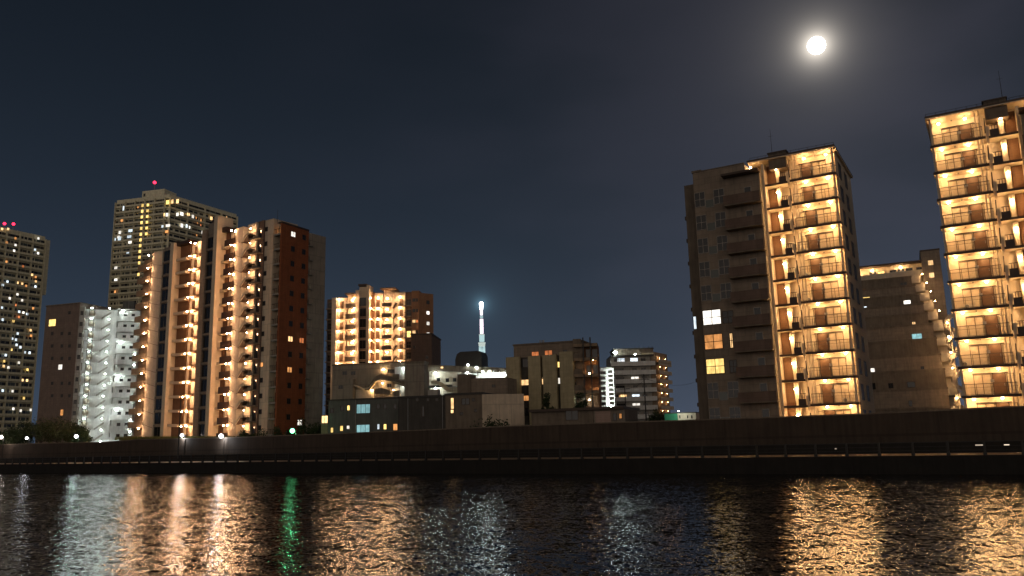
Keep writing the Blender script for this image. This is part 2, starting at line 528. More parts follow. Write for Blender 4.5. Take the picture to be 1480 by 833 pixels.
# riverside railing: long rails and the posts that show largest
fence = thing('riverside_railing', 'low dark railing with evenly spaced posts along the terrace edge', 'railing', (SH.o.x, SH.o.y, 1.5), -33)
b = MB()
for z, r in ((1.08, .03), (.72, .015), (.42, .015)):
    b.box(-260, 120, .45-r, .45+r, z-r, z+r, M['black'])
b.build('rail', fence)
pm = MB(); pm.box(-.08, .08, -.07, .07, .006, 1.12, M['black']); pm.box(-.13, .13, -.12, .12, .006, .2, M['black'])
pm = pm.mesh('post')
for i in range(100):
    x = 50 - i*2.6
    put(pm, 'post', fence, (x, .45, 0))
b = MB()
for i in range(40):
    for x in ((50+(i+1)*2.6) if i < 26 else None, 50-(100+i)*2.6 if i < 18 else None):
        if x is not None: b.box(x-.09, x+.09, .38, .52, .12, 1.12, M['black'])
tag(b.build('post_run', fence), kind='stuff')
# small lights on the plinth
for i, (px, py) in enumerate(((1416, 643.5), (1455, 643.3), (1208, 648.8))):
    x, z = WF.loc(px, py, WALL_Y-1.05)
    t = thing('terrace_light', ('small oblong white light low on the dark flood wall plinth, wider and dimmer one', 'small bright white light low on the flood wall plinth, nearest the right edge', 'faint pinprick light low on the flood wall plinth under the nearer bright tower')[i], 'light', w3(x, WALL_Y-1.0, z), -33, 'lights along the terrace plinth')
    w = (.34, .2, .08)[i]
    bb = MB(); bb.box(-w-.03, w+.03, -.10, -.002, -.09, .09, M['black']); bb.build('housing', t)
    bb = MB(); bb.box(-w, w, -.115, -.102, -.05, .05, emit('plinth_light_glass', (1, .8, .6), (.55, 1.2, .4)[i], 0)); bb.build('lens', t)

# ------------------------------------------------------------------ twin gallery towers
def gallery_tower(label, origin, mirror, ztop, nfl, lit, deg=-30.6, dz=2.88):
    """ztop: floor level of the top storey; x runs 0 .. -16 from the outer corner"""
    t = thing('apartment_tower', label, 'building', (origin[0], origin[1], 0), deg, 'bright gallery towers on the right bank')
    sx = -1 if mirror else 1
    def B():
        b = MB(); b.sx = sx; return b
    def lo(a, c):
        return (a*sx, c*sx) if sx > 0 else (c*sx, a*sx)
    zs = [ztop-dz*i for i in range(nfl)]
    zr = ztop+dz+.0
    b = B(); b.box(-7.9, -.02, 1.6, 13, 2, zr, M['cream']); b.build('wall', t)
    # side wall with a tall dark opening on every storey
    b = B(); b.box(-.02, .0, 1.1, 13.0, 2, zr, M['ivory']); b.build('side_wall', t)
    b = B(); b.box(-.22, -.02, 0, .22, 2, zr, M['cream']); b.build('corner_column', t)
    b = B(); b.box(-8.05, -7.78, -.25, 1.6, 2, zr-.4, M['cream']); b.build('pilaster', t)
    b = B(); b.box(-9.6, .28, -.45, 13.2, zr+.004, zr+.12, M['cream_soft']); b.box(-9.62, .30, -.50, 13.25, zr+.124, zr+.30, M['brown_dk'])
    rf = b.build('roof', t)
    b = B()
    for i in range(11): b.tube((-9.3+i*.95, -.2, zr+.3), (-9.3+i*.95, -.2, zr+.62), .025, .025, M['black'], 5)
    b.box(-9.3, .2, -.215, -.185, zr+.6, zr+.63, M['black']); b.build('roof_rail', rf)
    b = B(); b.box(-7.15, -5.15, -.1, 4.5, zr-1.2, zr+.75, M['umber2']); b.box(-7.25, -5.0, -.2, 4.6, zr+.75, zr+.88, M['brown_dk']); b.build('stair_head', t)
    b = B(); b.tube((-6.9, 1, zr+.8), (-6.9, 1, zr+4.2), .035, .015, M['black'], 6); b.tube((-7.2, 1, zr+3.3), (-6.6, 1, zr+3.3), .012, .012, M['black'], 4); b.build('antenna', t)
    for x in (-4.58, -4.22):
        b = B(); b.tube((x, -.02, 2), (x, -.02, zr), .05, .05, M['cream'], 8); b.build('drain_pipe', t)
    # one storey, then copies of every part
    b = B(); b.box(-4.9, .1, -.1, 1.6, -.22, 0, M['cream_soft']); b.box(-4.95, .14, -.14, -.1, -.24, .03, M['brown_dk']); b.box(.1, .14, -.1, 1.1, -.24, .03, M['brown_dk'])
    repeat(b.build('floor_slab', t), zs)
    rm = MB(); rm.sx = sx
    f = M['brown_dk']
    for x in (-4.7, -3.9, -2.5, -1.25, -.25): rm.box(x-.02, x+.02, -.06, -.02, 0, 1.12, f)
    for z, r in ((1.12, .026), (.78, .012), (.1, .016)): rm.box(-4.75, -.2, -.05-r, -.03+r, z-r, z+r, f)
    rm.box(-.055, -.02, -.04, 1.1, 1.09, 1.14, f)
    repeat(rm.build('railing', t), zs)
    # balusters sheet of glass
    for z in zs[:]:
        a, c = lo(-3.8, -2.72); door(t, a, c, z, z+2.1, 1.6)
    for z in zs:
        a, c = lo(-2.62, -1.05); window(t, a, c, z+.12, z+2.12, 1.6, 'frost', 'frame_dk', 1, .05)
        a, c = lo(-4.55, -3.95); window(t, a, c, z+.12, z+2.12, 1.6, 'frost', 'frame_dk', 0, .04)
    b = B(); b.box(-4.1, -1.0, 1.44, 1.598, 2.17, 2.24, M['brown_dk']); repeat(b.build('lintel', t), zs)
    # stair bay, half landings set off the storeys
    b = B(); b.box(-7.78, -5.3, -.15, 1.6, -.28, -.1, M['cream_soft']); b.box(-7.85, -5.2, -.2, -.15, -.32, -.07, M['brown_dk']); repeat(b.build('landing', t), zs)
    b = B(); b.box(-7.75, -6.75, 1.25, 1.6, -.1, dz-.33, M['brown']); repeat(b.build('lift_wall', t), zs)
    b = B(); b.front([(-6.72, dz-.34), (-6.15, dz-.34), (-6.3, -.1), (-6.6, -.1)], .75, 1.0, M['cream']); repeat(b.build('stair_column', t), zs)
    b = B(); b.box(-6.15, -5.35, -.1, -.02, -.1, .62, M['brown_dk']); repeat(b.build('stair_panel', t), zs)
    b = B()
    for x in (-6.1, -5.85, -5.6): b.box(x-.03, x+.03, .5, .54, .6, 1.25, M['brown_dk'])
    b.box(-6.15, -5.4, .49, .55, 1.22, 1.28, M['brown_dk']); repeat(b.build('stair_railing', t), zs)
    b = B(); b.front([(-5.38, 1.0), (-4.98, 1.15), (-5.02, -.35), (-5.14, -.75)], .05, .5, M['cream']); repeat(b.build('stair_soffit', t), zs)
    b = B(); b.front([(-5.08, 1.95), (-4.98, 1.95), (-4.9, .35), (-5.0, .35)], -.06, .04, M['brown_dk']); repeat(b.build('fin', t), zs)
    b = B(); b.box(-7.15, -5.15, .01, 1.2, -2.2, -2.1, M['cream_soft']);
    for z in zs:
        for x in (-3.32, -.88): lamp(t, x*sx, .75, z+dz-.34, 'warm', 88, .125)
        lamp(t, -6.45*sx, .28, z+1.75, 'warm', 75, .15)
    # smaller side windows
    for i, z in enumerate(zs):
        for y0, y1 in ((3.0, 5.0), (7.2, 9.4)):
            o = window(t, -.9, .9, z+.35, z+2.2, 0, 'glass', 'frame_dk', 1, .06)
            o.location = (0.0, (y0+y1)/2, z+1.25); o.rotation_euler = (0, 0, R(90 if sx > 0 else -90))
    rc = random.Random(5 if mirror else 9)
    ac = MB(); ac.box(-.38, .38, -.14, .14, .06, .62, M['ivory']); ac.ball((-.08, -.15, .34), .2, M['grey_metal'], 8, 4, 1.0); ac.box(-.34, -.28, -.12, .12, 0, .06, M['black']); ac.box(.28, .34, -.12, .12, 0, .06, M['black'])
    ac = ac.mesh('air_conditioner')
    mb_ = MB(); mb_.box(-.16, .16, -.04, .04, 0, .3, M['grey_metal']); mb_ = mb_.mesh('meter_box')
    for z in zs:
        if rc.random() < .6: put(ac, 'air_conditioner', t, (sx*rc.choice((-.55, -1.4, -4.25)), 1.35, z))
        put(mb_, 'meter_box', t, (sx*(-2.665), 1.55, z+1.3))
    b = B(); b.ball((-2.1, .75, dz-.26), .09, M['frame'], 6, 4); repeat(b.build('smoke_detector', t), zs)
    # dark wing
    b = B(); b.box(-16.0, -9.7, -1.5, 12, 2, zr-.3, M['umber']); b.box(-9.7, -8.06, -1.5, 12, 2, zr-1.25, M['umber']); b.box(-16.1, -14.9, -1.6, 12.1, zr-.3, zr-.05, M['umber2'])
    b.box(-14.9, -9.7, -1.55, -1.3, zr-.3, zr-.17, M['umber2'])
    wg = b.build('dark_wing', t)
    b = B(); b.box(-17.75, -16.0, .3, 12, 2, zr-1.1, M['umber2']); b.build('end_wall', t)
    b = B(); b.box(-17.98, -17.752, .5, 2.2, .3, .75, M['brown_dk']); repeat(b.build('window_hood', t), zs[1:])
    if not mirror:
        window(t, -17.7, -17.3, zs[6]+.9, zs[6]+2.5, .3, 'w_cool', 'frame_dk', 0, .05)
    b = B(); b.box(-12.25, -7.9, -2.75, -1.5, zr-1.75, zr-1.5, M['brown_dk']); b.build('canopy', t)
    lamp(t, -9.3*sx, -.2, zr-.55, 'warm', 45, .12)
    for i, z in enumerate(zs+[zs[-1]-dz]):
        if i == 0: continue
        k = z+.35
        b = B(); b.box(-12.15, -7.9, -2.7, -1.5, k-.05, k+.12, M['umber2']); b.box(-12.15, -7.9, -2.75, -2.62, k+.12, k+1.2, M['maroon']); b.box(-12.15, -12.03, -2.62, -1.5, k+.12, k+1.2, M['maroon'])
        if i == 1:
            bal = b.build('balcony', t); z00 = k
        else:
            c = copy_tree(bal, t); c.location = (0, 0, k-z00)
        a, c = lo(-9.95, -9.1); window(t, a, c, k+.15, k+2.2, -1.5, 'glass', 'frame', 0, .07)
        wz = z+1.05
        li = lit.get(i)
        if li is None:
            if mirror or i not in (6, 7, 8):
                a, c = lo(-15.95, -14.65); window(t, a, c, wz, wz+1.85, -1.5, 'glass', 'frame', 1, .06, bar=True)
                a, c = lo(-13.6, -12.3); window(t, a, c, wz, wz+1.85, -1.5, 'glass', 'frame', 1, .06, bar=True)
                a, c = lo(-14.65, -13.6); o = window(t, a, c, wz-.25, wz+.75, -1.5, 'glass_gr', 'frame', 0, .05, name='spandrel')
        else:
            for (a, c, z0, z1, mt) in li:
                a, c = lo(a, c); window(t, a, c, z+z0, z+z1, -1.5, mt, 'frame_dk', 1, .07, bar=True)
    return t
lit = {6: [(-15.95, -13.75, 1.0, 2.8, 'w_white'), (-13.6, -12.3, 1.0, 2.5, 'glass')],
       7: [(-15.95, -13.75, 1.0, 2.8, 'w_amber'), (-12.95, -12.55, .95, 2.75, 'w_warm')],
       8: [(-15.95, -13.75, 1.0, 2.8, 'w_yel'), (-13.2, -12.3, 1.0, 2.5, 'glass')]}
gallery_tower('bright gallery tower with a dark unlit wing on its left, left of the two', (37.0, 88.0), False, 32.62, 12, lit)
gallery_tower('bright gallery tower cut off by the right edge, tallest on the right bank', (44.5, 81.0), True, 32.90, 12, {}, dz=2.90)
# small bright window on the outer face of the dark wing is part of the towers' lit list

# ------------------------------------------------------------------ strip-built gallery blocks
def strips(t, fr, rows, z0, n, dz, zbase, lamp_w=60, warm=True, refy=400, mats=None):
    """facade from vertical strips; rows: (px0, px1, kind, options)"""
    zs = [z0-dz*i for i in range(n)]         # floor levels from the top storey down
    kind_l = 'peach' if warm else 'cool'
    for r in rows:
        px0, px1, kd = r[:3]; op = r[3] if len(r) > 3 else {}
        ry = op.get('ry', refy); v = op.get('v', 0)
        x0 = fr.loc(px0, ry, v)[0]; x1 = fr.loc(px1, ry, v)[0]
        top = op.get('top', zs[0]+dz)
        m0 = M[op.get('m', 'cream')]
        if kd == 'wall':
            b = MB(); b.box(x0, x1, v, v+op.get('d', 3), zbase, top, m0); b.build(op.get('name', 'wall'), t)
            if 'win' in op:
                for k, z in enumerate(zs):
                    if z < op.get('zmin', 5): continue
                    for a in op['win']:
                        mt = op.get('lit', {}).get((k, a), 'glass')
                        xx = x0+(x1-x0)*a; w = op.get('ww', .8)
                        window(t, xx-w/2, xx+w/2, z+1.0, z+1.0+op.get('wh', 1.0), v, mt, 'frame_dk', 1 if w > .7 else 0, .06)
        elif kd == 'lines':
            b = MB(); b.box(x0, x1, v, v+2, zbase, top, m0); b.build(op.get('name', 'wall'), t)
            b = MB(); w = x1-x0
            b.front([(x0, .5), (x0+.0, .42), (x1, -.55), (x1, -.47)], v-.03, v-.002, M['brown_dk'])
            repeat(b.build('trim', t), [z+.0 for z in zs])
        elif kd == 'glasscol':
            b = MB(); b.box(x0, x1, v+.3, v+3, zbase, top, m0); b.build(op.get('name', 'wall'), t)
            b = MB(); b.box(x0+.05, x1-.05, v-.02, v+.3, -.18, .18, M[op.get('fm', 'greyb')]); repeat(b.build('spandrel', t), zs)
            for z in zs: window(t, x0+.12, x1-.12, z+.3, z+dz-.3, v+.3, 'glass', 'frame_dk', 1, .07)
        elif kd == 'panel':
            b = MB(); b.box(x0, x1, v+1.0, v+3, zbase, top, M['brown']); b.build('recess_wall', t)
            b = MB(); sl = op.get('slope', 0)
            b.front([(x0, -.30), (x1, -.30-sl), (x1, .24-sl), (x0, .24)], v, v+1.0, m0); repeat(b.build('beam', t), zs)
        elif kd == 'lamp':
            back = v+op.get('deep', 1.3)
            b = MB(); b.box(x0, x1, back, back+2, zbase, top, m0); b.build('gallery_wall', t)
            b = MB(); b.box(x0, x1, v, back, -.2, 0, M['cream_soft'] if warm else M['white']); repeat(b.build('floor_slab', t), zs)
            ph = op.get('ph', 1.05)
            if ph:
                b = MB(); pw = op.get('pw', 0)
                b.box(x0+pw, x1, v-.1, v-.002, -.22, ph, M[op.get('pm', 'umber2')]); repeat(b.build('parapet', t), zs)
            if op.get('door'):
                w = (x1-x0)
                a = op['door']
                for z in zs: door(t, x0+w*a, x0+w*a+.85, z, z+2.05, back, 'door')
            if op.get('fwin'):
                w = (x1-x0); a = op['fwin']
                for z in zs: window(t, x0+w*a, x0+w*a+.9, z+.2, z+2.1, back, 'frost', 'frame_dk', 1, .05)
            la = op.get('la', .5)
            for z in zs:
                zz = z+dz-.42
                if zz < op.get('lmin', 3): continue
                lamp(t, x0+(x1-x0)*la, v+op.get('ly', .35), zz+op.get('ldz', 0), kind_l, op.get('watt', lamp_w), op.get('r', .17))
                if op.get('fl'):
                    lamp(t, x0+(x1-x0)*op['fl'], v-.75, zz+op.get('fz', -.1), kind_l, op.get('fw', 60), .13, 'fill_lamp')  # extra lamp added ahead of the facade to brighten its front
        elif kd == 'ledge':
            back = v+1.2
            b = MB(); b.box(x0, x1, back, back+2, zbase, top, m0); b.build('recess_wall', t)
            b = MB(); b.box(x0, x1, v, back, -.12, .06, M[op.get('fm', 'umber')]); b.box(x0, x1, v-.08, v-.002, -.14, .16, M[op.get('fm', 'umber')])
            for i in range(4):
                xx = x0+(x1-x0)*(i+.5)/4
                b.box(xx-.025, xx+.025, v-.05, v-.01, .16, 1.1, M['frame_dk'])
            b.box(x0, x1, v-.07, v-.02, 1.06, 1.14, M['frame_dk'])
            repeat(b.build('balcony', t), zs)
            for z in zs: window(t, x0+(x1-x0)*.2, x0+(x1-x0)*.8, z+.1, z+2.0, back, op.get('lit', {}).get(zs.index(z), 'glass'), 'frame_dk', 1, .07)
        elif kd == 'stair':
            # outside staircase: zigzag flights with solid pale balustrades
            b = MB(); b.box(x0, x1, v+1.6, v+3, zbase, top, m0); b.build('stair_wall', t)
            w = x1-x0
            b = MB()
            b.front([(x0, -.45), (x0+w*.28, -.45), (x0+w*.72, .75), (x1, .75), (x1, 1.15), (x0+w*.64, 1.15), (x0+w*.26, .05), (x0, .05)], v, v+.12, M['cream'] if warm else M['white'])
            repeat(b.build('stair_flight', t), zs)
            b = MB(); b.front([(x0, -.45), (x0+w*.28, -.45), (x0+w*.72, .75), (x1, .75), (x1, .86), (x0+w*.66, .86), (x0+w*.25, -.33), (x0, -.33)], v+.122, v+1.5, M['brown_dk'] if warm else M['slate'])
            repeat(b.build('stair_tread', t), zs)
            if op.get('la') is not None:
                for z in zs: lamp(t, x0+w*op['la'], v+.8, z+dz-.75, kind_l, op.get('watt', 30), op.get('r', .11))
    return zs

# --- lit gallery block on the left bank
FD = Fr(at_y(352, 400, 152.0)[:2], -38.0)
blk = thing('gallery_block', 'orange lit gallery block with stacked balconies and outside stair, left bank', 'building', (FD.o.x, FD.o.y, 0), -38)
zl = FD.loc(281.1, 350.1)[1]
zf = zl-2.5
Dn = 15
print('D top floor', zf, 'bottom', zf-2.9*(Dn-1))
rows = [
    (199, 219, 'lamp', dict(m='tan', pm='tan', la=.93, ly=-.7, v=.3, watt=210, top=zf+2.5, ph=1.0)),
    (219, 233.5, 'lines', dict(m='ivory', v=.2, top=zf+3.0, name='tiled_wall')),
    (233.5, 244, 'glasscol', dict(m='greyb', v=.1, top=zf+3.4)),
    (244, 248.5, 'wall', dict(m='cream', v=-.3, top=zf+3.7, d=3, name='pilaster')),
    (248.5, 267.5, 'panel', dict(v=.4, top=zf+3.0, slope=.25)),
    (267.5, 280.5, 'lamp', dict(v=.2, la=.75, door=.35, ph=0, top=zf+3.0, watt=90, fl=.8, fw=200)),
    (280.5, 289, 'panel', dict(m='brown', v=1.0, top=zf+2.9)),
    (289, 296, 'wall', dict(m='umber', v=0, d=3, top=zf+4.4, name='column')),
    (296, 306, 'glasscol', dict(m='greyb', v=.1, top=zf+5.6)),
    (306, 311, 'wall', dict(m='cream', v=-.8, d=3.5, top=zf+6.2, name='pilaster')),
]
strips(blk, FD, rows, zf, Dn, 2.9, 2)
zf2 = FD.loc(337.5, 335.3)[1]-2.45
rows = [
    (311, 323, 'panel', dict(v=.3, top=zf2+3.2, slope=0)),
    (323, 338, 'lamp', dict(v=-.2, la=.85, pm='brown_dk', ly=.25, top=zf2+2.9, watt=90, fwin=.3, fl=.92, fw=220)),
    (338, 349, 'lines', dict(m='ivory', v=-.1, top=zf2+2.9, name='tiled_wall')),
    (345, 358, 'stair', dict(v=-.6, top=zf2+3.4, la=.72, watt=80)),
    (358, 371, 'ledge', dict(m='maroon', v=.2, top=zf2+3.6)),
]
strips(blk, FD, rows, zf2, 15, 2.9, 2)
b = MB(); xl = FD.loc(200, 400)[0]; xm = FD.loc(292, 400)[0]; xr = FD.loc(371, 400)[0]
b.box(xl+.5, xm, 3.2, 14, 2, zf+2.4, M['tan']); b.box(xm, xr, 3.2, 14, 2, zf2+2.7, M['tan'])
b.box(FD.loc(296, 400)[0], FD.loc(306, 400)[0], 1, 4, zf+5.6, zf+6.6, M['brown_dk'])
b.build('rear_block', blk)
b = MB(); xa = FD.loc(236, 400)[0]
b.box(xa, FD.loc(247, 400)[0], 1, 4, zf+3.4, zf+4.4, M['brown_dk']); b.box(FD.loc(311, 400)[0], FD.loc(322, 400)[0], .3, 4, zf2+3.2, zf2+4.2, M['brown_dk'])
b.box(FD.loc(249, 400)[0], FD.loc(268, 400)[0], .4, 4, zf+3.0, zf+3.7, M['brown_dk'])
b.build('roof', blk)

# --- grey and red tower
FG = Fr(at_y(371, 400, 152.0)[:2], -33.0)
rt = thing('apartment_tower', 'grey apartment tower with a tall rust red brick end, left bank', 'building', (FG.o.x, FG.o.y, 0), -33)
xg = FG.loc(405.5, 400)[0]
zR = Fr((FG.o+FG.X*xg)[:], 62.0).loc(412, 324)[1]
zG = FG.loc(371, 322)[1]
zg_f = FG.loc(384, 331.5)[1]-1.5
strips(rt, FG, [
    (371, 393, 'wall', dict(m='beige', v=0, d=6, top=zG, win=(.55,), ww=.75, wh=.9, lit={(9, .55): 'w_amber'}, zmin=4)),
    (393, 405.5, 'ledge', dict(m='beige', v=.3, top=zR-.1, fm='greyl', lit={0: 'w_amber'})),
], zg_f, 16, 2.9, 2)
# red face turns inland from the corner
a = R(62-(-33))
FR_ = Fr((FG.o+FG.X*xg)[:], 62.0)
def in_rt(b):
    b.X = Matrix.Translation((xg, 0, 0)) @ Matrix.Rotation(R(95), 4, 'Z'); return b
xr2, zr2 = FR_.loc(446.5, 337); xr3 = FR_.loc(469, 400)[0]
b = in_rt(MB()); b.box(.004, xr2, 0, .4, 2, zR, M['red']); b.build('red_wall', rt)
b = MB(); b.box(0, xg-.8, 1.6, 12, 2, min(zG, zR)-.2, M['greyb']); b.build('rear_block', rt)
b = in_rt(MB()); b.box(xr2, xr3, .15, 1.5, 2, FR_.loc(460, 346)[1], M['beige']); b.build('grey_end_wall', rt)
b = in_rt(MB()); b.box(-.05, xr2+.05, -.06, 1.0, zR+.002, zR+.35, M['brown_dk']); b.tube((.8, 2, zR+.3), (.8, 2, zR+3.2), .05, .03, M['black'], 5); b.box(2.5, 5.0, 3, 6, zR+.35, zR+1.6, M['umber2'])
b.build('roof', rt)
wins = {(0, 0): 'w_white', (7, 0): 'w_warm', (9, 0): 'w_amber', (12, 1): 'w_white', (7, 1): 'w_orange'}
zw0 = FR_.loc(422, 338.4)[1]
for k in range(14):
    for j, px in ((0, 422), (1, 438)):
        x = FR_.loc(px, 400)[0]; z = zw0-2.9*k
        if (k, j) == (12, 1): z -= 1
        w = 1.25 if (k, j) in wins else .95
        o = window(rt, -w/2, w/2, z-.55, z+.5, 0, wins.get((k, j), 'glass'), 'frame_dk', 1, .06)
        p = Matrix.Translation((xg, 0, 0)) @ Matrix.Rotation(R(95), 4, 'Z') @ Vector((x, -.0, z))
        o.location = p; o.rotation_euler = (0, 0, R(95))
wins = {0: 'w_yel', 2: 'w_yel', 3: 'w_warm', 5: 'w_warm', 7: 'w_orange', 8: 'w_warm', 9: 'w_amber', 10: 'w_amber'}
zw1 = FR_.loc(456.5, 351.7)[1]
for k in range(13):
    x = FR_.loc(455.5, 400)[0]; z = zw1-2.9*k
    w = 1.15
    o = window(rt, -w/2, w/2, z-.5, z+.45, 0, wins.get(k, 'glass'), 'frame_dk', 1, .06)
    o.location = Matrix.Translation((xg, 0, 0)) @ Matrix.Rotation(R(95), 4, 'Z') @ Vector((x, .15, z)); o.rotation_euler = (0, 0, R(95))
for k in range(14):
    z = zw1-.9-2.9*k
    b = in_rt(MB()); b.box(xr2-.1, xr2+1.0, -.5, .148, -.12, 0, M['greyl']); b.box(xr2-.1, xr2+1.0, -.5, -.44, 0, .9, M['greyb'])
    if k == 0: bl = b.build('end_balcony', rt, (0, 0, z))
    else: c = copy_tree(bl, rt); c.location = (0, 0, z)

# --- mid distance orange lit block
FE = Fr(at_y(545, 430, 216.0)[:2], -5.0)
be = thing('gallery_block', 'orange lit gallery block in the middle distance, beside the rust red tower', 'building', (FE.o.x, FE.o.y, 0), -5)
zE = FE.loc(488.8, 432.8)[1]-2.5
zE2 = FE.loc(545.7, 430)[1]-2.5
rowsE = [
    (471, 479.5, 'ledge', dict(m='maroon', v=.6, top=zE+2.9)),
    (479.5, 486, 'wall', dict(m='ivory', v=.2, top=zE+3.0, name='tiled_wall')),
    (486, 499.5, 'lamp', dict(v=0, la=.22, door=.28, ph=0, top=zE+3.1, watt=80, r=.2)),
    (499.5, 514, 'lamp', dict(fl=.93, fw=100, v=-.8, la=.68, ph=1.1, pm='umber2', top=zE+3.6, ly=.1, watt=80, r=.24, deep=2.0, ldz=-.5)),
    (514, 519, 'wall', dict(m='cream', v=-1.0, top=zE+4.6, name='pilaster', d=4)),
    (519, 529.5, 'glasscol', dict(m='cream', v=-.6, top=zE+5.6, fm='tan')),
    (529.5, 533.5, 'wall', dict(m='cream', v=-1.2, top=zE+5.9, name='pilaster', d=4)),
    (533.5, 540, 'panel', dict(v=-.2, top=zE+4.2, slope=.8, m='cream')),
    (540, 552, 'lamp', dict(fl=-.25, fw=90, v=-.2, la=.5, door=.2, ph=0, top=zE+4.0, watt=80, r=.2)),
    (552, 566, 'lamp', dict(v=-1.0, la=.55, ph=.85, pm='umber2', top=zE+4.6, ly=.1, watt=80, r=.24, deep=2.0, ldz=-.5)),
    (566, 573, 'stair', dict(v=-.4, top=zE+4.2)),
    (573, 584, 'lamp', dict(v=-.2, la=.4, door=.3, ph=0, top=zE+4.0, watt=80, r=.2)),
    (584, 595, 'ledge', dict(m='maroon', v=.3, top=zE+4.0, lit={3: 'w_yel'})),
    (595, 606, 'wall', dict(m='copper', v=0, d=8, top=zE+4.0, win=(.3, .8), ww=.9, wh=.9, lit={(2, .3): 'w_warm', (3, .3): 'w_warm', (2, .8): 'w_orange'})),
]
strips(be, FE, rowsE, zE, 12, 2.9, 2, refy=440)
b = MB(); xq = FE.loc(606, 440)[0]
b.X = Matrix.Translation((xq, 0, 0)) @ Matrix.Rotation(R(42), 4, 'Z')
b.box(-.3, 4.4, .0, 7, 2, zE+3.4, M['copper']); b.build('turned_wall', be)
for k in range(5):
    o = window(be, -.5, .5, 0, 1, 0, 'w_white' if k in (1, 2, 3) else 'glass', 'frame_dk', 0, .06)
    p = Matrix.Translation((xq, 0, 0)) @ Matrix.Rotation(R(42), 4, 'Z') @ Vector((2.7, 0, zE+1.0-2.9*k)); o.location = p; o.rotation_euler = (0, 0, R(42))
b = MB(); b.box(FE.loc(472, 440)[0], FE.loc(606, 440)[0], 3.5, 14, 2, zE+2.8, M['tan']); b.build('rear_block', be)
b = MB()
b.box(FE.loc(500, 440)[0], FE.loc(514, 440)[0], -1.4, 4, zE+3.6, zE+3.85, M['tan']); b.box(FE.loc(551, 440)[0], FE.loc(573, 440)[0], -1.6, 4, zE+4.6, zE+4.9, M['tan'])
b.box(FE.loc(518, 440)[0], FE.loc(531, 440)[0], -.4, 4, zE+5.9, zE+6.4, M['brown_dk'])
b.box(FE.loc(556, 440)[0], FE.loc(568, 440)[0], 2, 6, zE+4.9, zE+5.5, M['brown_dk'])
b.build('roof', be)

# ------------------------------------------------------------------ plain builders for the other buildings
def block(fr, t, px0, px1, pyt, mat, v=0, depth=10, zb=2, name='wall', ry=None, cap=None, zt=None):
    """a box whose face lies in the facade plane between two pixel columns"""
    ry = ry or pyt+30
    x0 = fr.loc(px0, ry, v)[0]; x1 = fr.loc(px1, ry, v)[0]
    z1 = zt if zt is not None else fr.loc((px0+px1)/2, pyt, v)[1]
    b = MB(); b.box(x0, x1, v, v+depth, zb, z1, M[mat])
    if cap: b.box(x0-.15, x1+.15, v-.15, v+depth+.15, z1+.002, z1+.3, M[cap])
    b.build(name, t)
    return x0, x1, z1
def pwin(fr, t, px0, py0, px1, py1, mat='glass', v=0, frame='frame_dk', mull=1, bar=False, tt=.06):
    x0, z1 = fr.loc(px0, (py0), v); x1, z0 = fr.loc(px1, py1, v)
    return window(t, x0, x1, z0, z1, v, mat, frame, mull, tt, bar)

# --- white stair block, left
FC = Fr(at_y(113, 438, 205.0)[:2], -18.0)
bc = thing('apartment_block', 'white lit stair block with a dull brown side wall, near the left edge', 'building', (FC.o.x, FC.o.y, 0), -18)
x0, x1, zC = block(FC, bc, 59, 108, 442, 'dusk', 0, 12, name='brown_wall', ry=540, cap='umber2')
pwin(FC, bc, 71, 462, 80.5, 471.5, 'w_yel', mull=0)
pwin(FC, bc, 84.5, 527, 90, 534.5, 'w_white', mull=0)
pwin(FC, bc, 87.5, 592, 91.5, 601, 'w_amber', mull=0)
for py in (450, 480, 498, 516, 552, 570):
    for px in ((74, 88, 99) if py != 450 else (99,)):
        pwin(FC, bc, px, py, px+3.2, py+4.5)
F2 = Fr((FC.o + FC.X*x1)[:], 22.0)
def sub(parent, fr, deg):
    return None
# lit stair front turned toward the right
xs0 = 0.0; xs1 = F2.loc(163, 540)[0]; dC = 2.83
zc_top = F2.loc(140, 444)[1]
zcs = [zc_top-dC*(k+1) for k in range(13)]
XB = Matrix.Translation((x1, 0, 0)) @ Matrix.Rotation(R(40), 4, 'Z')
def bC(): b = MB(); b.X = XB; return b
w = xs1
b = bC(); b.box(0, w, 1.6, 10, 2, zc_top-.4, M['white']); b.build('gallery_wall', bc)
b = bC(); b.box(.0, w*.14, -.1, 1.6, 2, zc_top, M['greyl']); b.build('pier', bc)
b = bC(); b.box(w*.14, w*.62, -.1, 1.6, -.16, 0.02, M['white']); b.box(w*.14, w*.62, -.16, -.102, -.2, .5, M['white']); repeat(b.build('gallery_parapet', bc), zcs)
b = bC()
xa, xb_ = w*.60, w*.86
b.front([(xa, -.3), (xa+.2, -.3), (xb_, 1.25), (xb_, 1.6), (xb_-.4, 1.5), (xa, .05)], -.3, -.15, M['greyl'])
b.front([(xa, .3), (xa, 1.2), (xa+1.0, 1.25)], -.28, -.16, M['white'])
repeat(b.build('stair_flight', bc), zcs)
b = bC(); b.box(w*.84, w, -.3, -.1, 1.5, 1.85, M['white']); b.box(w*.84, w*.9, -.3, -.1, .3, 1.5, M['white']); b.box(w*.93, w*.96, -.3, -.1, .3, 1.2, M['white']); repeat(b.build('stair_landing', bc), zcs)
for xx in (.27, .40):
    b = bC(); b.tube((w*xx, -.4, 2), (w*xx, -.4, zc_top-1), .07, .07, M['slate'], 6); b.build('pipe', bc)
